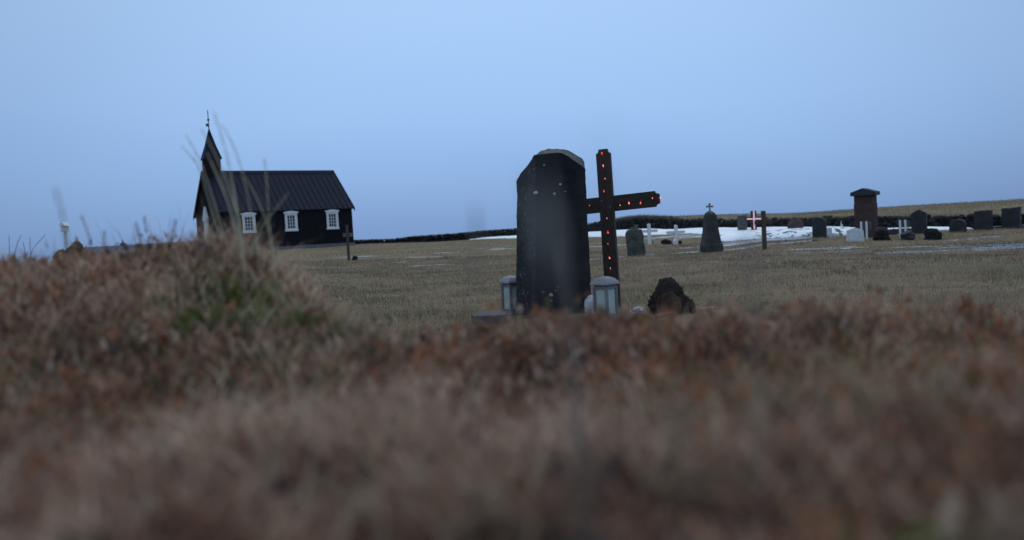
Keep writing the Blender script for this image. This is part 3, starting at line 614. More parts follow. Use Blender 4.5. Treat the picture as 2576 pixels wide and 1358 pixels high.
# windows
def church_window(xc):
    w, h, zc = .78, .92, 1.50
    fr = MB(); y = -.075
    for sx_ in (-1, 1): fr.box((xc+sx_*(w/2-.06), y, zc), (.12, .09, h))
    fr.box((xc, y, zc-h/2-.06), (w+.06, .12, .12)); fr.box((xc, y, zc+h/2+.05), (w+.02, .10, .10)); fr.prism([(xc-w/2-.09,zc+h/2+.10),(xc+w/2+.09,zc+h/2+.10),(xc+w/2+.09,zc+h/2+.17),(xc,zc+h/2+.26),(xc-w/2-.09,zc+h/2+.17)], -.14, -.03)
    f_ = obj('window', fr, 'white', ch, bevel=.006)
    sa = MB(); iw, ih = w-.24, h
    for s_ in (-1, 1): sa.box((xc+s_*(iw/2-.02), -.052, zc), (.04, .05, ih-.002)); sa.box((xc, -.052, zc+s_*(ih/2-.03)), (iw-.08, .05, .06))
    for k in (1, 2): sa.box((xc-iw/2+.04+(iw-.08)*k/3, -.05, zc), (.026, .036, ih-.12))
    for k in (1, 2, 3): sa.box((xc, -.048, zc-ih/2+.06+(ih-.12)*k/4), (iw-.08, .03, .026))
    obj('sash', sa, 'white', f_)
    pa = MB(); pa.box((xc, -.030, zc), (iw-.02, .008, ih-.02)); obj('pane', pa, 'pane', f_)
for xc in (.205*Lh, .515*Lh, .835*Lh): church_window(xc)
# door in the gable
dm = MB(); dw, dh = .98, 1.86
dm.box((-.035, W/2, dh/2), (.05, dw-.24, dh)); 
for k in range(3): dm.box((-.066, W/2, .38+.55*k), (.02, dw-.48, .36))
door = obj('door', dm, 'white', ch, bevel=.006)
fm = MB()
for s_ in (-1, 1): fm.box((-.055, W/2+s_*(dw/2-.06), dh/2), (.11, .13, dh))
fm.box((-.07, W/2, dh+.07), (.16, dw+.18, .14)); fm.prism([(W/2-dw/2-.14,dh+.14),(W/2+dw/2+.14,dh+.14),(W/2,dh+.92)], -.15, -.03, axis='x'); obj('door_frame', fm, 'white', door, bevel=.006)
hm = MB(); hm.tube([(-.08, W/2-.22, .95),(-.14, W/2-.22, .95),(-.14, W/2-.10, .95)], .018, 6); hm.box((-.073, W/2-.22, .92), (.02, .07, .22)); obj('door_handle', hm, 'iron', door)
sm = MB(); sm.box((-.55, W/2, -.30), (.9, 1.7, .36)); obj('doorstep', sm, 'concrete', ch, bevel=.01)
# ------------------------------------------------------------------ low house and lamp post, far left
hp = P(345, 700, 70); hb = hz(hp.x, hp.y)-.2; rt = P(300, 617, 70).z
ho = thing('house', 'long low house with a bluish metal roof and chimney beyond the bank', 'house', (hp.x, hp.y, hb), .06)
hh = rt - hb
mb = MB(); mb.box((0,0,(hh-1.1)/2), (11,6,hh-1.1)); obj('wall', mb, 'offwhite', ho)
mb = MB(); mb.prism([(-3.4,hh-1.25),(3.4,hh-1.25),(.0,hh)], -5.7, 5.7, axis='x')
for k in range(24): mb.tube([(-5.6+k*.487,-3.4,hh-1.23),(-5.6+k*.487,0,hh+.02)], .03, 4)
hr_ = obj('roof', mb, 'housemetal', ho)
mb = MB(); mb.box((-1.1,.3,hh-.05), (.36,.36,.4)); mb.box((-1.1,.3,hh+.16), (.44,.44,.05)); mb.tube([(-1.1,.3,hh+.16),(-1.1,.3,hh+.40)], .07, 8); obj('chimney', mb, 'concrete', hr_)
for k in range(4): mb = MB(); mb.box((-4+k*2.6,-3.03,hh-2.0), (1.0,.06,.9)); obj('window', mb, 'pane', ho)
lp = on_ground(172, 30); top = P(167, 558, 30).z - lp.z
lo = thing('lamp_post', 'white post with a small gabled lantern head standing beyond the grassy bank', 'lamp post', lp, -.25)
mb = MB(); mb.box((0,0,(top-.32)/2), (.085,.085,top-.32)); obj('post', mb, 'offwhite', lo, bevel=.006)
mb = MB(); mb.box((0,0,top-.345), (.20,.23,.025)); mb.box((0,0,top-.235), (.16,.19,.20)); obj('lamp_head', mb, 'offwhite', lo)
mb = MB(); mb.prism([(-.135,top-.15),(.135,top-.15),(.0,top)], -.14, .14, axis='y'); obj('lamp_roof', mb, 'white', lo)
# rubble end of the old bank wall, far left
def wedge(v):
    v = v.copy(); v[:, 2] *= np.where(v[:, 2] > 0, .38+.62*sstep(-.7, .75, v[:, 0]), 1); return v
for px, d, yt, w, sd_, lb in [(184,8.0,614,.19,5,'lichen-spotted boulder with a steep right side on the bank crest'),(150,8.4,627,.15,9,'low mossy stone left of the lichen-spotted boulder on the bank crest')]:
    p = P(px, yt, d); z = hz(p.x, p.y)
    o = obj('boulder', rock((w/2, w*.4, max(.06, (p.z-z)*.60)), sd_, 4, .55, wedge), 'moss_stone', smooth=True, loc=(p.x, p.y, z)); tag(o, lb, 'boulder', 'stones on the bank crest')
bp_ = P(316, 654, 2.6); pz = hz(bp_.x, bp_.y); ph_ = bp_.z - pz; mb = MB(); mb.box((0,0,ph_/2-.02), (.009,.007,ph_+.04)); mb.prism([(-.0075,ph_-.03),(.0075,ph_-.03),(.0075,ph_-.002),(-.0075,ph_-.002)], -.006, .006)
tag(obj('marker_peg', mb, 'bluepeg', loc=(bp_.x, bp_.y, pz), bevel=.002), 'small pale blue peg stuck in the grass below the low house', 'peg')
# ------------------------------------------------------------------ big gravestone
gd = 7.9; gc = P(1390, 790, gd); gz = hz(gc.x, gc.y)-.05; th_ = .50
Z2 = lambda x, y: ((1850+x*.55218)*.6289, (550+y*.55218)*.6289)
def gl(x, y):      # photo outline -> local front plane (x, z)
    a, b = Z2(x, y); p = P(a, b, gd); return ((p.x-gc.x)/math.cos(th_), p.z - gz)
gs = thing('gravestone', 'big dark basalt gravestone with chipped top and pale lichen, between two lanterns', 'gravestone', (gc.x, gc.y, gz), th_, 'gravestones')
def seen(x, y, yb):
    """local point on the plane at depth yb of the turned slab that is seen at x, y of the photo"""
    a, b = Z2(x, y); lx = 0
    for _ in range(8):
        p = P(a, b, gd + lx*math.sin(th_) + yb*math.cos(th_)); lx = (p.x-gc.x)*math.cos(th_) + (p.y-gc.y)*math.sin(th_)
        lx = (p.x - gc.x + yb*math.sin(th_))/math.cos(th_)
    return (lx, yb, p.z-gz)
FO = [(520,1290),(528,900),(530,500),(530,300),(528,200),(516,124),(568,122),(640,112),(696,108),(724,112),(784,150),(864,204),(890,232),(905,600),(920,860),(928,1050),(935,1290)]
BO = [(396,1290),(402,900),(404,500),(402,306),(418,262),(474,203),(560,100),(624,82),(688,83),(764,92),(812,118),(864,150),(884,180),(890,600),(900,860),(905,1050),(910,1290)]
BY = [.27,.27,.27,.27,.24,.16,.14,.15,.16,.17,.17,.15,.13,.27,.27,.27,.27]
mb = MB(); n = len(FO)
fr_ = [seen(x, y, 0) for x, y in FO]; bk_ = [seen(x, y, yb) for (x, y), yb in zip(BO, BY)]
bb_ = [(p[0]*(.99 if i > 3 else 1), .30, p[2] - (.06 if 4 <= i <= 12 else 0)) for i, p in enumerate(bk_)]
def resample(pts, N):
    a = np.array(pts); t = np.concatenate([[0], np.cumsum(np.linalg.norm(np.diff(a, axis=0), axis=1))]); t /= t[-1]
    u = np.linspace(0, 1, N); return np.stack([np.interp(u, t, a[:, k]) for k in range(3)], 1)
def ruled(A, B_, K): return np.array([A*(1-f)+B_*f for f in np.linspace(0, 1, K)])
def coons(bot, top, left, right):
    nu, nv = len(bot), len(left); u = np.linspace(0, 1, nu)[None, :, None]; v = np.linspace(0, 1, nv)[:, None, None]
    return (1-v)*bot[None] + v*top[None] + (1-u)*left[:, None] + u*right[:, None] - ((1-u)*(1-v)*bot[0] + u*(1-v)*bot[-1] + (1-u)*v*top[0] + u*v*top[-1])
mb = MB()
def patch(G, mi):
    r, c, _ = G.shape; mb.add(G.reshape(-1, 3).tolist(), [(i*c+j, i*c+j+1, (i+1)*c+j+1, (i+1)*c+j) for i in range(r-1) for j in range(c-1)], mi)
NU, NV, ND = 40, 90, 22
def edges(q): return resample(q[0:6], NV), resample(q[5:13], NU), resample(q[16:11:-1], NV), resample([q[0], q[16]], NU)
fl, ft, fr, fb = edges(fr_); ml, mt_, mr_, mb0 = edges(bk_); bl, bt_, br, bb0 = edges(bb_)
patch(coons(fb, ft, fl, fr), 0); patch(ruled(fl, ml, ND), 1); patch(ruled(ft, mt_, ND), 2); patch(ruled(fr, mr_, ND), 0)
patch(ruled(ml, bl, 6), 1); patch(ruled(mt_, bt_, 8), 0); patch(ruled(mr_, br, 6), 0); patch(coons(bb0, bt_, bl, br), 1); patch(ruled(fb, bb0, 4), 0)
import bmesh
def weld(me):
    bm = bmesh.new(); bm.from_mesh(me); bmesh.ops.remove_doubles(bm, verts=bm.verts, dist=.0015); bmesh.ops.recalc_face_normals(bm, faces=bm.faces); bm.to_mesh(me); bm.free()
st = obj('slab', mb, ['basalt', 'basalt_rough', 'basalt_top'], gs)
weld(st.data)
for s_, sc2 in ((.016, .16), (.012, .045)):
    t = bpy.data.textures.new('chips', 'CLOUDS'); t.noise_scale = sc2; t.noise_depth = 4; d = st.modifiers.new('chips', 'DISPLACE'); d.texture = t; d.strength = s_; d.mid_level = .5; d.texture_coords = 'GLOBAL'
def lichen(px_, py_, r, mt, nm, seed, yoff=-.004):
    x, _, z = seen(px_, py_, 0); mb = MB(); m = 14; ph = seed
    pts = [(x+r*(1+.35*math.sin(3*a+ph)+.25*math.sin(5*a+2*ph))*math.cos(a), z+r*(1+.3*math.sin(4*a+ph*3))*math.sin(a)) for a in [2*math.pi*k/m for k in range(m)]]
    mb.prism(pts, yoff-.014, yoff+.03); obj(nm, mb, mt, gs)
for a_ in [(532,398,.013,'petal',3),(662,408,.011,'petal',5),(703,338,.010,'petal',8),(587,200,.007,'petal',2),(638,1138,.017,'bluelichen',4),(580,1120,.013,'greypatch',6),(670,1110,.012,'lichen',7),(640,1180,.006,'bluelichen',9),(690,1080,.004,'bluelichen',1),(740,390,.003,'petal',2)]:
    lichen(a_[0], a_[1], a_[2], a_[3], 'lichen_patch', a_[4])
# ------------------------------------------------------------------ wooden cross with red lights
cd = 8.45; cb = P(1546, 800, cd); cz = hz(cb.x, cb.y) - .15; cyaw = -.42
top_p = P(1517, 375, cd); H_ = top_p.z - cz; lean = math.atan2(cb.x + (0) - P(1517,375,cd).x, H_) - .0
crs = thing('wooden_cross', 'tall brown wooden cross behind the big gravestone, strung with red lights', 'cross', (cb.x, cb.y, cz), 0, 'wooden grave crosses', rot=(0, -lean, cyaw))
pw = .152; pt_ = .055
def notched(w, l0, l1, horiz=False):
    n_ = .032; q = [(-w/2, l0), (w/2, l0), (w/2, l1-.045)]
    arc = [(w/2 - n_*math.sin(t)*1.0 , l1-.045 + .045*(1-math.cos(t))) for t in (0, .5, 1.0, 1.57)]
    q = q[:-1] + arc + [(w/2-n_, l1)]
    arcL = [(-a, b) for a, b in arc[::-1]]
    q = q + [(-w/2+n_, l1)] + arcL
    r = []
    for p_ in q:
        if not r or (abs(r[-1][0]-p_[0])+abs(r[-1][1]-p_[1])) > 1e-5: r.append(p_)
    return r
mb = MB(); mb.prism(notched(pw, 0, H_), -pt_/2, pt_/2); obj('post', mb, 'wood', crs, bevel=.004)
az_ = P(1527, 513, cd).z - cz; al = .555; ah = .165
q = notched(ah, 0, al); full = [(b, a) for a, b in q if b > 0] ; 
rt_ = [(b, a) for a, b in q][1:] if False else None
right = [(b, -a) for a, b in q if b > 1e-6]; left = [(-x, z) for x, z in right]
poly = right + left
ang = [math.atan2(z, x) for x, z in poly]; poly = [p_ for _, p_ in sorted(zip(ang, poly))]
mb = MB(); mb.prism(poly, pt_/2+.002, pt_/2+.047); arm = obj('arm', mb, 'wood_arm', crs, loc=(0, 0, az_), bevel=.004); arm.rotation_euler = (0, -.022, 0)
for x, z in ((-.045, az_+.035), (.040, az_-.035)):
    mb = MB()
    mb.lathe([(.008,0),(.008,.004),(.004,.006)], 10); 
    k = 30; mb.v[-k:] = [(a+x, -pt_/2-b2-.001, c+z) for a, c, b2 in mb.v[-k:]]
    obj('screw', mb, 'zinc', crs)
# string of lights: a thing of its own hanging on the cross
ls = thing('light_string', 'string of red lights with dark wire wound along the tall wooden cross', 'string lights', (cb.x, cb.y, cz), 0, rot=(0, -lean, cyaw))
yf = -pt_/2-.012; ya = pt_/2 - .014
vy = [386,417,451,480,551,583,613,647,677]
spots = []
for k, yy in enumerate(vy):
    zc = P(1530, yy, cd).z - cz; spots.append((.003*(-1)**k + (.004 if k % 3 else -.006), yf, zc))
aspots = []
for px_ in (1484, 1510, 1557, 1579, 1606):
    xx = (P(px_, 512, cd).x - (P(1527, 512, cd).x))/math.cos(cyaw); aspots.append((xx, ya, az_ - .012 + .005*math.sin(px_)))
aspots += [(.49, ya, az_+.016), (.562, ya+.03, az_+.012)]
spots_all = spots + aspots
def bulb(p, bright, seed):
    rr = random.Random(seed); mb = MB(); r = rr.uniform(.008,.014); h = rr.uniform(.024,.040)
    mb.lathe([(.004,-h*.5),(r*.75,-h*.25),(r,0),(r*.6,h*.3),(.003,h*.55)], 6)
    b = obj('bulb', mb, 'red' if bright else 'redcap', ls, loc=(p[0], p[1]-.006, p[2]), rot=(rr.uniform(-.4,.4), rr.uniform(-.3,.3), rr.uniform(0,1)))
    m2 = MB(); s_ = .0052 if seed in (1,7,10,12,15) else (.0034 if seed % 3 else .0022)
    m2.lathe([(.001,-s_*2),(s_,-s_*.6),(s_*.8,s_),(.001,s_*2)], 6); obj('filament', m2, 'hot', b, loc=(rr.uniform(-.004,.006), -r*.95, rr.uniform(-.008,.010)))
for k, p in enumerate(spots_all): bulb(p, k in (0,1,3,5,7,10,12,13,15), k)
mb = MB()
wp = [Vector((a[0]-.006, -pt_/2-.005, a[2])) for a in spots]; ww = []
for a, b in zip(wp[:-1], wp[1:]): ww += [a, a.lerp(b, .5)+Vector((.008,-.004,0))]
mb.tube(ww+[wp[-1]], .0022, 5)
aw = sorted(aspots, key=lambda a: a[0]); ww = []
aw = [(-al+.05, ya, az_-.02)] + aw
for a, b in zip(aw[:-1], aw[1:]):
    a, b = Vector((a[0], ya+.005, a[2]+.014)), Vector((b[0], ya+.005, b[2]+.014)); ww += [a, a.lerp(b, .5)+Vector((0,-.003,.006))]
ww.append(Vector((al-.03, ya+.005, az_+.02))); mb.tube(ww, .0022, 5); obj('wire', mb, 'darkplastic', ls)
# ------------------------------------------------------------------ lanterns
def lantern(px, d, label, rz):
    p = on_ground(px, d, 0); s = .166; h = .30
    t = thing('lantern', label, 'lantern', p, rz, 'grave lanterns')
    mb = MB(); mb.box((0,0,.012), (s+.03, s+.03, .024)); mb.box((0,0,.032), (s+.006, s+.006, .016)); obj('base', mb, 'zinc', t, bevel=.004)
    mb = MB()
    for a in (-1, 1):
        for b in (-1, 1): mb.box((a*(s/2-.009), b*(s/2-.009), .04+h/2-.01), (.018, .018, h-.02))
    for a in (-1, 1):
        for z_, t_ in ((.052, .024), (h+.012, .030)):
            mb.box((0, a*(s/2-.011), z_), (s-.038, .016, t_)); mb.box((a*(s/2-.011), 0, z_), (.016, s-.038, t_))
        for b in (-1, 1):
            mb.box((b*(s/2-.024), a*(s/2-.010), .04+h/2-.01), (.007, .012, h-.09)); mb.box((a*(s/2-.010), b*(s/2-.024), .04+h/2-.01), (.012, .007, h-.09))
    obj('frame', mb, 'zinc', t, bevel=.002)
    for k in range(4):
        mb = MB(); mb.box((0, -(s/2-.017), .04+h/2-.01), (s-.04, .003, h-.07)); obj('glass', mb, 'lglass', t, rot=(0, 0, k*math.pi/2))
    mb = MB(); e = s/2+.016; z_ = h+.032
    ring = [(e,0),(e+.002,.008),(e-.002,.018),(e*.93,.028),(e*.70,.056),(e*.42,.070),(e*.12,.078)]
    vs = []; fs = []
    for r, zz in ring: vs += [(-r,-r,z_+zz),(r,-r,z_+zz),(r,r,z_+zz),(-r,r,z_+zz)]
    for i in range(len(ring)-1):
        for k in range(4): fs.append((i*4+k, i*4+(k+1) % 4, (i+1)*4+(k+1) % 4, (i+1)*4+k))
    fs += [(3,2,1,0), tuple(len(vs)-4+k for k in range(4))]; mb.add(vs, fs); obj('lid', mb, 'zinc', t, bevel=.002)
    mb = MB(); mb.lathe([(.036,.041),(.038,.05),(.038,.15),(.034,.158),(.006,.156)], 20); c = obj('candle', mb, 'candle', t, smooth=False)
    mb = MB(); mb.tube([(0,0,.155),(.002,0,.17)], .0015, 5); obj('wick', mb, 'darkplastic', c)
lantern(1526, 7.35, 'grey metal lantern with candle in front of the lighted cross, right of the gravestone', .80)
lantern(1291, 8.35, 'grey metal lantern half hidden behind the left edge of the big gravestone', .62)
# dark little jar inside? -> left out; kerb slab, bow, bag, ribbons, lava rock
sp_ = P(1232, 800, 7.5); mb = MB(); mb.prism([(-.16,-.12),(.13,-.16),(.165,.0),(.15,.2),(-.10,.24),(-.17,.1)], -.03, .085, axis='z')
o = obj('kerb_slab', mb, 'stone_grey', loc=(sp_.x, sp_.y+.05, hz(sp_.x, sp_.y)), rot=(0,0,.12), bevel=.008)
tag(o, 'flat grey stone slab lying in the grass left of the lantern', 'stone slab')
bw = on_ground(1607, 7.55, 0); bt = thing('gift_bow', 'shiny pale pink ribbon bow on the grass left of the lava rock', 'bow', (bw.x, bw.y, bw.z+.012), .3)
mb = MB(); rr = random.Random(4)
for k in range(13):
    a = k*2.399; el = .25 + 1.05*(k/13); ln = .088 - .028*(k/13); w_ = .013
    dx = Vector((math.cos(a)*math.cos(el), math.sin(a)*math.cos(el), math.sin(el))); sdv = Vector((-math.sin(a), math.cos(a), 0))*w_
    upv = dx.cross(sdv).normalized()
    pts = [Vector((0,0,.004*k)) , dx*ln*.6 + upv*.020, dx*ln, dx*ln*.55 - upv*.018, Vector((0,0,.004*k+.002))]
    vs = [];
    for p_ in pts: vs += [p_-sdv, p_+sdv]
    mb.add(vs, [(2*i, 2*i+1, 2*i+3, 2*i+2) for i in range(4)])
o = obj('loops', mb, 'satin', bt, loc=(0,0,.02)); sf = o.modifiers.new('thick', 'SOLIDIFY'); sf.thickness = .0012
mb = MB()
for a, ln in ((-.5,.10),(.3,.075),(2.6,.09)):
    dx = Vector((math.cos(a), math.sin(a), 0)); sdv = Vector((-dx.y, dx.x, 0))*.011
    vs = []
    for k in range(5): p_ = dx*ln*k/4 + Vector((0,0,.018*(1-k/4)+.004)); vs += [p_-sdv, p_+sdv]
    mb.add(vs, [(2*i, 2*i+1, 2*i+3, 2*i+2) for i in range(4)])
o = obj('tails', mb, 'satin', bt); sf = o.modifiers.new('thick', 'SOLIDIFY'); sf.thickness = .0012
bg = on_ground(1488, 7.62, 0)
o = obj('plastic_bag', rock((.060,.05,.105), 12, 4, .35), 'bag', smooth=True, loc=(bg.x, bg.y, bg.z)); tag(o, 'crumpled white plastic bag between the gravestone and the right lantern', 'bag')
def lava_shape(v):
    v = v.copy(); x = np.sign(v[:, 0])*np.abs(v[:, 0])**.72; y = np.sign(v[:, 1])*np.abs(v[:, 1])**.8; z = v[:, 2].copy()
    prof = np.interp(x, [-1.1,-.95,-.75,-.62,-.38,-.1,.18,.38,.46,.75,1.0,1.15], [.45,.62,.66,.80,1.04,1.0,.92,.80,.56,.46,.22,.05])
    z = np.where(z > 0, prof*np.abs(z)**.6, z*.25)
    k = 1 - .10*np.abs(n3(v, 5, 71)*4) + .10*np.abs(n3(v, 12, 73)*4)
    hollow = np.exp(-((x+.35)**2)/.10 - ((z-.35)**2)/.10)*(y < 0)
    return np.stack([x*k, y*k + .30*hollow, z*k], 1)
lr = on_ground(1692, 7.75, -.03)
lk = rock((.222,.15,.318), 23, 5, .34, lava_shape, False); me = lk.mesh('lava_rock')
me.materials.append(MT['lava']); me.materials.append(MT['rust'])
for p_ in me.polygons:
    c = p_.center
    p_.material_index = 1 if (((c.x+.06)/.12)**2 + ((c.z-.12)/.13)**2 < 1 and c.y < -.02) else 0
    p_.use_smooth = True
o = bpy.data.objects.new('lava_rock', me); COL.objects.link(o); o.location = lr; tag(o, 'craggy brown lava rock with a rusty hollow, right of the lighted cross', 'rock')
mb = MB(); pr = on_ground(1672, 7.4, .012)
mb.tube([(-.09,0,.0),(-.05,-.03,.012),(0,-.04,.020),(.06,-.02,.026),(.10,.01,.022)], .013, 8)
tag(obj('pink_wreath', mb, 'pink', loc=pr, smooth=True), 'dull pink ribbon roll lying at the foot of the lava rock', 'ribbon')
mb = MB(); pr = on_ground(1768, 8.0, .01)
mb.tube([(-.10,0,.004),(-.05,.03,.02),(.02,-.02,.012),(.08,.02,.022),(.12,.0,.006),(.04,-.05,.01),(-.06,-.04,.006)], .004, 6)
tag(obj('pale_ribbon', mb, 'satin', loc=pr, smooth=True), 'thin pale pink ribbon loop in the grass right of the lava rock', 'ribbon')
# ------------------------------------------------------------------ graves in the field
GG = 'gravestones'
def px2m(d): return d/FPX
def slab(name, label, px, d, ytop, w_px, outline, mt, thick, rz=0, cat='gravestone', group=GG, bev=.012, rgh=None, lichen_top=None):
    """outline in units of width (x -.5...5) and height (0..1)"""
    p = on_ground(px, d, -.06); h = P(px, ytop, d).z - p.z; w = w_px*px2m(d)/max(.6, math.cos(rz)); w -= thick*abs(math.sin(rz))*.8; rz = rz - math.atan2(p.x, p.y)
    mb = MB(); mb.prism([(x*w, z*h) for x, z in outline], -thick/2, thick/2)
    o = obj(name, mb, mt, loc=p, bevel=bev, rot=(0, 0, rz))
    if rgh: o.modifiers.clear(); rough(o, *rgh)
    return tag(o, label, cat, group), w, h
arch = [(-.5,0),(.5,0),(.5,.80)] + [(.5*math.cos(a), .80+.20*math.sin(a)) for a in np.linspace(.2, math.pi-.2, 9)] + [(-.5,.80)]
rect = [(-.5,0),(.5,0),(.5,.985),(-.5,1)]
slab('gravestone', 'short rough grey stone with broken mossy top, right of the lighted cross', 1599, 22, 575, 48, [(-.44,0),(.50,0),(.5,.3),(.44,.62),(.47,.78),(.36,.97),(.12,.985),(-.2,1),(-.40,.95),(-.5,.85),(-.46,.6),(-.44,.3)], 'stone_light', .30, .1, rgh=(.022, .05, .22))
slab('gravestone', 'low dark rock stone peeping above the short rough gravestone', 1590, 32, 571, 26, [(-.5,0),(.5,0),(.5,.8),(.3,1),(-.1,.93),(-.4,.8)], 'stone_dark', .3, .1, rgh=(.03, .06, .2))
p = on_ground(1603, 32.4); mb = MB(); h = P(1603, 567, 32.4).z-p.z; mb.box((0,0,h/2), (.13,.10,h)); mb.box((0,0,h+.01), (.16,.13,.04)); tag(obj('grave_marker', mb, 'greywood', loc=p, bevel=.006), 'small dark wooden post beside the low rock behind the short gravestone', 'grave marker')
def white_cross(px, d, yt, ya_, label, wpx, apx):
    p = on_ground(px, d, -.05); h = P(px-2, yt, d).z - p.z; w = wpx*px2m(d); t = thing('white_cross', label, 'cross', p, .1, 'white grave crosses')
    mb = MB(); q = [(w/2*math.cos(a), h-w/2+w/2*math.sin(a)) for a in np.linspace(0, math.pi, 7)]
    mb.prism([(-w/2,0),(w/2,0)]+q, -.03, .03); obj('post', mb, 'white', t, bevel=.004)
    za = P(px, ya_, d).z - p.z; a = apx*px2m(d)/2; hh_ = w*.42
    mb = MB(); mb.prism([(-a,za-hh_*.5),(-a+.05,za-hh_),(a-.05,za-hh_),(a,za-hh_*.5),(a,za+hh_*.5),(a-.05,za+hh_),(-a+.05,za+hh_),(-a,za+hh_*.5)], .031, .062); obj('arm', mb, 'white', t, bevel=.003)
white_cross(1634.5, 30, 562, 581, 'white wooden grave cross just right of the short rough gravestone', 8.5, 46)
white_cross(1702, 30, 565, 584, 'white wooden grave cross left of the round-topped pillar, ornaments at its foot', 8.5, 49)
p = on_ground(1641.5, 29.6, 0); t = thing('flower_bunch', 'small bunch of cream flowers at the foot of the left white cross', 'flowers', p)
mb = MB(); rr = random.Random(2)
for k in range(16):
    c = np.array([rr.uniform(-.05,.05), rr.uniform(-.05,.05), .06+.17*rr.random()]); vv = ICO[1][0]*rr.uniform(.018,.032)+c; mb.add(vv.tolist(), ICO[1][1])
obj('blossoms', mb, 'petal', t); mb = MB()
for k in range(6): mb.tube([(0,0,0),(rr.uniform(-.05,.05),rr.uniform(-.04,.04),.16)], .006, 5)
obj('stems', mb, 'lichen', t)
o = obj('rock', rock((.20,.13,.10), 44, 3, .5), 'lava_black', smooth=True, loc=on_ground(1676, 30.2, 0)); tag(o, 'low dark lava rock on the turf between the two white crosses', 'rock')
mb = MB(); mb.lathe([(.06,0),(.075,.03),(.05,.10),(.062,.14),(.045,.19),(.01,.21)], 12); tag(obj('ornament', mb, 'white', loc=on_ground(1697.5, 29.5, 0), smooth=True), 'small white ornament at the left foot of the right white cross', 'ornament')
mb = MB(); mb.lathe([(.055,0),(.075,.13),(.08,.15),(.06,.15),(.05,.10),(.01,.10)], 12); tag(obj('flower_pot', mb, 'darkplastic', loc=on_ground(1711, 29.5, 0)), 'small dark pot at the right foot of the right white cross', 'pot')
# round-topped pillar with metal cross
p = on_ground(1790, 22, -.05); ht = P(1786, 531, 22).z-p.z; t = thing('gravestone', 'round-topped stone pillar with yellow lichen and a small metal cross on top', 'gravestone', p, .1, GG)
mb = MB(); wB, wT = 49*px2m(22), 28*px2m(22); vs = []
prof = [(0,wB),(.21,wB*.99),(.215,wB*.93),(.45,wB*.76),(.70,wT*1.10),(.86,wT*1.02),(.93,wT*.86),(.975,wT*.60),(1,wT*.2)]
for z, w in prof: vs += [(-w/2,-w*.36,z*ht),(-w*.40,-w*.46,z*ht),(w*.40,-w*.46,z*ht),(w/2,-w*.36,z*ht),(w/2,w*.36,z*ht),(w*.4,w*.46,z*ht),(-w*.4,w*.46,z*ht),(-w/2,w*.36,z*ht)]
fs = [tuple(range(7,-1,-1)), tuple(len(vs)-8+k for k in range(8))]
for i in range(len(prof)-1):
    for k in range(8): fs.append((i*8+k, i*8+(k+1) % 8, (i+1)*8+(k+1) % 8, (i+1)*8+k))
mb.add(vs, fs); o = obj('pillar', mb, 'stone_dark', t); rough(o, .02, .03, .2); o.data.materials[0] = MT['stone']
mb = MB(); lw = wT*.5
vs = []; 
for z, w in [(.925,wT*.89),(.978,wT*.62),(1.008,wT*.2)]: vs += [(w*.5*math.cos(a), w*.46*math.sin(a), z*ht) for a in np.linspace(0, 6.283, 13)[:-1]]
mb.add(vs, [tuple(24+k for k in range(12))]+[(i*12+k, i*12+(k+1) % 12, (i+1)*12+(k+1) % 12, (i+1)*12+k) for i in (0, 1) for k in range(12)]); o = obj('lichen_cap', mb, 'lichen', t, smooth=True); rough(o, .02, .03, .1); o.modifiers.remove(o.modifiers[0])
ch_ = 17*px2m(22); mb = MB(); mb.box((0,0,ht+ch_/2-.01), (.035,.03,ch_+.02)); mb.box((0,0,ht+ch_*.68), (14*px2m(22),.03,.035))
for a, b in ((0,ht+ch_),(-6.5*px2m(22),ht+ch_*.68),(6.5*px2m(22),ht+ch_*.68)): mb.box((a,0,b), (.055,.026,.055))
obj('metal_cross', mb, 'zinc', t)
# behind the snow
slab('gravestone', 'upright grey rectangular slab standing against the stone wall left of the glowing cross', 1868, 33.5, 541, 23, [(-.5,0),(.47,0),(.5,.99),(-.5,.965)], 'stone_grey', .28, -.25)
p = on_ground(1897, 33, -.05); h = P(1897, 530, 33).z-p.z; k = px2m(33); t = thing('lighted_cross', 'dark wooden grave cross with a glowing pinkish light tube, before the stone wall', 'cross', p, .12, 'wooden grave crosses')
mb = MB(); mb.box((0,0,h/2), (14*k,.07,h)); obj('post', mb, 'wood', t, bevel=.006)
za = P(1897, 551, 33).z-p.z; mb = MB(); mb.box((0,.07,za), (40*k,.06,12*k)); obj('arm', mb, 'wood_arm', t, bevel=.006)
mb = MB(); mb.tube([(-.01,-.06,.15),(-.01,-.06,h+.01)], 2.2*k, 8); mb.tube([(-19*k,-.06,za+.02),(18*k,-.06,za)], 1.9*k, 8); obj('light_tube', mb, 'tube', t)
slab('gravestone', 'low rounded reddish stone sitting at the back edge of the speckled snow', 2001, 32.5, 548.5, 37, [(-.5,0),(.5,0),(.5,.45),(.44,.75),(.28,.93),(.1,1),(-.12,.97),(-.34,.86),(-.46,.62),(-.5,.35)], 'stone_red', .35, 0, rgh=(.03, .05, .2))
# dark wooden cross
p = on_ground(1923.5, 21.5, -.05); h = P(1922, 530, 21.5).z-p.z; k = px2m(21.5); t = thing('wooden_cross', 'plain dark weathered wooden cross standing before the speckled snow', 'cross', p, .06, 'wooden grave crosses')
mb = MB(); mb.box((0,0,h/2), (9.6*k,.09,h)); obj('post', mb, 'oldwood', t, bevel=.006)
za = P(1924, 559, 21.5).z-p.z; mb = MB(); mb.box((2.6*k,.072,za), (47*k,.05,9.5*k)); obj('arm', mb, 'oldwood', t, bevel=.006)
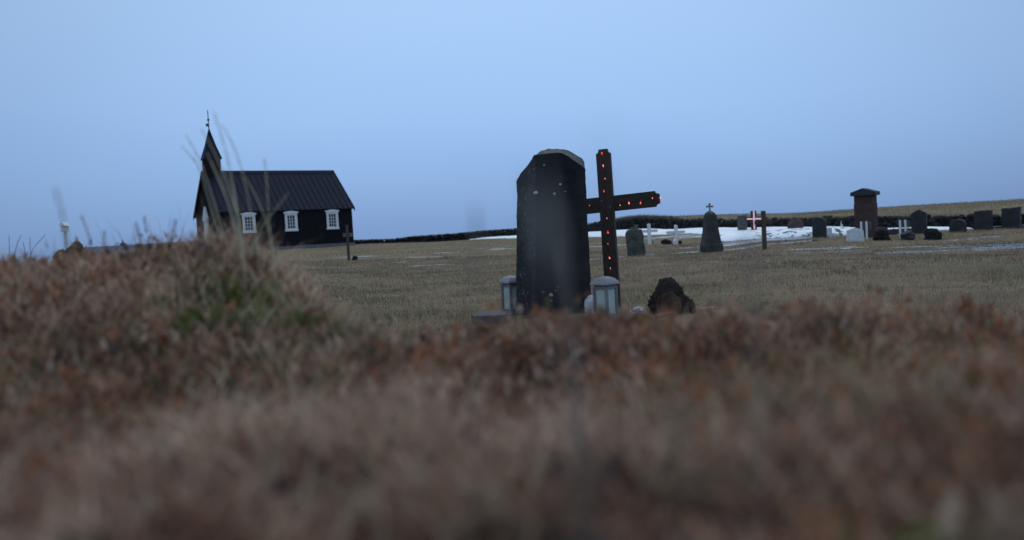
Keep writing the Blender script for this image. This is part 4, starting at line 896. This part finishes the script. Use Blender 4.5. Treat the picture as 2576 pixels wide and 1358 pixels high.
# left cross near the church
p = on_ground(878, 26, -.05); h = P(870, 566, 26).z-p.z; k = px2m(26); t = thing('wooden_cross', 'thin dark grave cross with a pale crossbar in front of the church corner', 'cross', p, 0, 'wooden grave crosses')
mb = MB(); mb.box((0,0,h/2), (6.2*k,.07,h)); obj('post', mb, 'greywood', t, bevel=.004); o = t.children[0]; o.data.materials[0] = MT['oldwood']
za = P(872, 591, 26).z-p.z; mb = MB(); mb.box((0,.056,za), (23.5*k,.04,9.5*k)); obj('arm', mb, 'greywood', t, bevel=.004)
o = obj('rock', rock((.085,.07,.075), 52, 3, .5), 'lava_black', smooth=True, loc=on_ground(893, 26, 0)); tag(o, 'small black rock at the foot of the thin cross near the church', 'rock')
# right group
slab('gravestone', 'dark arched stone left of the small white gabled stone', 2062, 23.5, 547, 34, arch, 'stone_dark', .16, -.22)
k = px2m(25.5); p = on_ground(2094, 25.6, -.05); zt = P(2086, 573, 25.6).z-p.z
mb = MB(); mb.prism([(-15*k,0),(15*k,0),(15*k,zt-18*k*.95),(-5*k,zt-17*k*.95),(-5*k,zt),(-15*k,zt)], -.15, .15); tag(obj('grave_kerb', mb, 'offwhite', loc=p, bevel=.01), 'stepped white stone kerb in the snow right of the dark arched stone', 'kerb')
slab('gravestone', 'small whitish gabled stone leaning in front of the brown tower monument', 2151, 22.3, 572, 44, [(-.46,0),(.5,0),(.455,.80),(.0,1),(-.44,.84)], 'offwhite', .14, .1)
o = COL.objects[-1] if False else None
# brown tower monument
p = on_ground(2180, 25, -.05); k = px2m(25); hT = P(2178, 473, 25).z-p.z; t = thing('monument', 'tall brown block-built monument with a gabled stone cap, highest of the graves', 'monument', p, -.25-math.atan2(p.x, p.y))
mb = MB(); wB, wT = 49*k, 46*k; hb = P(2178, 491, 25).z-p.z; rows = 5; z = .16
for r in range(rows):
    hh_ = (hb-.16)/rows; w = wB+(wT-wB)*r/rows - (.0 if r % 2 else .012)
    mb.box((0,0,z+hh_/2), (w, w*.75, hh_-.010)); mb.box((0,0,z+hh_-.004), (w-.03, w*.75-.03, .014)); z += hh_
obj('pillar', mb, 'tuff', t, bevel=.008)
mb = MB(); mb.box((0,0,.08), (wB+.14, wB*.75+.14, .16)); obj('base', mb, 'tuff', t, bevel=.012)
mb = MB(); e = 29*k; ed = wB*.75/2+.09; mb.prism([(-e,hb-.01),(e,hb-.01),(e,hb+.10),(0,hT),(-e,hb+.10)], -ed, ed); obj('cap', mb, 'stone_dark', t, bevel=.006)
def rocks(px, d, ytop, wpx, seed, label, mt='lava_black'):
    p = on_ground(px, d, 0); h = P(px, ytop, d).z-p.z; w = wpx*px2m(d)
    o = obj('rock', rock((w/2, w*.42, h*.56), seed, 4, .55), mt, smooth=True, loc=p); tag(o, label, 'rock', 'dark rocks before the right graves')
rocks(2216, 22.6, 578, 36, 61, 'black rock in front of the brown monument, left of three')
rocks(2283, 22.6, 583, 34, 66, 'low flat-topped greenish black rock between two taller black rocks', 'stone_dark')
rocks(2347, 22.6, 576, 34, 71, 'black lumpy rock right of the dark gabled stone, right of three')
p = on_ground(2219, 23.4, -.02); mb = MB(); h = P(2219, 572, 23.4).z-p.z; mb.box((0,0,h/2), (.30,.2,h), taper=.9); tag(obj('grave_marker', mb, 'stone_red', loc=p, bevel=.015), 'small pinkish block peeping over the left black rock', 'grave marker')
slab('gravestone', 'dark tall gabled stone between the two clear panels and the low arch', 2313, 25.5, 526.5, 36, [(-.5,0),(.5,0),(.5,.86),(.03,1),(-.5,.85)], 'stone_dark', .20, -.2)
slab('gravestone', 'low dark arch with a pale rim right of the snow gap', 2410, 25.5, 551, 39, [(-.5,0),(.5,0),(.5,.62)]+[(.5*math.cos(a), .62+.38*math.sin(a)) for a in np.linspace(.25, math.pi-.25, 9)]+[(-.5,.62)], 'stone_dark', .2, -.15)
slab('gravestone', 'dark rectangular slab with chipped top, second from the right edge of the photo', 2474, 26, 528.5, 41, [(-.5,0),(.5,0),(.5,.99),(.3,1),(.1,.985),(-.1,.99),(-.3,.97),(-.5,.965)], 'stone_dark', .26, -.25, bev=.018)
slab('gravestone', 'dark rectangular slab with notched top, at the right edge of the photo', 2545, 26, 520.5, 42, [(-.5,0),(.5,0),(.5,1),(.42,1),(.40,.97),(.1,.98),(.05,.95),(-.3,.97),(-.5,.95)], 'stone_dark', .26, -.25, bev=.018)
p = on_ground(2545, 26.3, -.02); mb = MB(); mb.box((0,0,.05), (1.05,.7,.10)); tag(obj('grave_plinth', mb, 'stone_grey', loc=(p.x+.1, p.y+.25, p.z), rot=(0,0,-.25), bevel=.012), 'low grey plinth beneath the gravestone at the right edge of the photo', 'plinth')
def panel(px, d, yt, label):
    p = on_ground(px, d, -.05); h = P(px, yt, d).z-p.z; k = px2m(d); t = thing('grave_sign', label, 'sign', p, -.1, 'clear panels on white posts')
    for s_ in (-1, 1):
        mb = MB(); mb.box((s_*6.4*k,0,h/2), (4.2*k,.04,h)); obj('post', mb, 'white', t, bevel=.003)
    mb = MB(); mb.box((5*k,.034,h-12*k), (29*k,.012,21*k)); obj('panel', mb, 'plaque', t)
panel(2174, 23.2, 557, 'clear panel on two white posts in front of the brown monument')
panel(2271.5, 23.6, 553, 'clear panel on two white posts left of the dark gabled stone')
p = on_ground(2248, 26, 0); k = px2m(26); t = thing('lantern', 'tiny dark grave lantern standing in the snow between the monument and the gabled stone', 'lantern', p, .3, 'grave lanterns')
zt = max(.22, P(2248, 573, 26).z-p.z); mb = MB(); mb.box((0,0,zt*.12), (.13,.13,zt*.24)); 
for a in (-1, 1):
    for b in (-1, 1): mb.box((a*.045,b*.045,zt*.48), (.016,.016,zt*.5))
obj('frame', mb, 'darkplastic', t); mb = MB(); mb.lathe([(.085,zt*.72),(.07,zt*.8),(.03,zt*.88),(.012,zt*.92),(.012,zt)], 4); obj('lid', mb, 'darkplastic', t)
p = on_ground(2262, 26.4, -.03); mb = MB()
for a, b, c, e in ((0,0,1.2,.09),(0,.8,1.2,.09)): mb.box((0,b,.09), (c,.09,.18))
for a in (-.56,.56): mb.box((a,.4,.09), (.09,.71,.18))
tag(obj('grave_kerb', mb, 'stone_grey', loc=p, rot=(0,0,-.1), bevel=.01), 'low grey rectangular grave kerb in snow behind the low rock', 'kerb')
p = P(2117, 566, 33.6); mb = rock((.08,.05,.14), 83, 3, .4); zt = p.z
tag(obj('ornament', mb, 'white', loc=(p.x, p.y-.1, zt-.05), smooth=True), 'small white ornament on the stone wall left of the brown monument', 'ornament')
# ------------------------------------------------------------------ light
w = bpy.data.worlds.new('World'); S.world = w; w.use_nodes = True; nt = w.node_tree; L = nt.links.new
bgn = nt.nodes['Background']
tcd = nt.nodes.new('ShaderNodeTexCoord'); sep = nt.nodes.new('ShaderNodeSeparateXYZ'); L(tcd.outputs['Generated'], sep.inputs[0])
nz = nt.nodes.new('ShaderNodeTexNoise'); nz.inputs['Scale'].default_value = 1.1; nz.inputs['Detail'].default_value = 4
mpg = nt.nodes.new('ShaderNodeMapping'); mpg.inputs['Scale'].default_value = (1, 1, 2.6); L(tcd.outputs['Generated'], mpg.inputs[0]); L(mpg.outputs[0], nz.inputs['Vector'])
ad = nt.nodes.new('ShaderNodeMath'); ad.operation = 'MULTIPLY_ADD'; L(nz.outputs['Fac'], ad.inputs[0]); ad.inputs[1].default_value = .10; L(sep.outputs['Z'], ad.inputs[2])
sb = nt.nodes.new('ShaderNodeMath'); sb.operation = 'SUBTRACT'; L(ad.outputs[0], sb.inputs[0]); sb.inputs[1].default_value = .05
rp = ramp(nt, [(0,(.19,.325,.60)),(.03,(.22,.37,.665)),(.10,(.285,.47,.80)),(.16,(.34,.54,.885)),(.28,(.40,.62,.95)),(1,(.70,.88,1.10))]); rp.color_ramp.interpolation = 'LINEAR'; L(sb.outputs[0], rp.inputs[0])
sky = nt.nodes.new('ShaderNodeTexSky'); sky.sky_type = 'NISHITA'; sky.sun_disc = False; sky.sun_elevation = math.radians(58); sky.sun_rotation = math.radians(200)
skm = nt.nodes.new('ShaderNodeMix'); skm.data_type = 'RGBA'; skm.blend_type = 'MULTIPLY'; skm.inputs[0].default_value = 1; L(sky.outputs[0], skm.inputs[6]); skm.inputs[7].default_value = (.08,.08,.08,1)
mx = nt.nodes.new('ShaderNodeMix'); mx.data_type = 'RGBA'; mx.inputs[0].default_value = .06
# a little brighter straight ahead
mrz = nt.nodes.new('ShaderNodeMapRange'); mrz.interpolation_type = 'SMOOTHSTEP'; mrz.inputs[1].default_value = .78; mrz.inputs[2].default_value = 1.0; mrz.inputs[3].default_value = .83; mrz.inputs[4].default_value = 1.05; L(sep.outputs['Y'], mrz.inputs[0])
scl = nt.nodes.new('ShaderNodeVectorMath'); scl.operation = 'SCALE'; L(rp.outputs[0], scl.inputs[0]); L(mrz.outputs[0], scl.inputs['Scale'])
L(scl.outputs[0], mx.inputs[6]); L(skm.outputs[2], mx.inputs[7]); L(mx.outputs[2], bgn.inputs['Color']); bgn.inputs['Strength'].default_value = 1.0
sl_ = bpy.data.lights.new('sun', 'SUN'); sl_.energy = .55; sl_.angle = math.radians(60); sl_.color = (1, .96, .92)
so_ = bpy.data.objects.new('sun', sl_); COL.objects.link(so_); so_.rotation_euler = (math.radians(-32), math.radians(8), 0)
S.view_settings.view_transform = 'Standard'; S.view_settings.look = 'None'; S.view_settings.exposure = 0; S.view_settings.gamma = 1
S.render.engine = 'CYCLES'; S.cycles.use_denoising = True; S.cycles.max_bounces = 6; S.cycles.transparent_max_bounces = 8
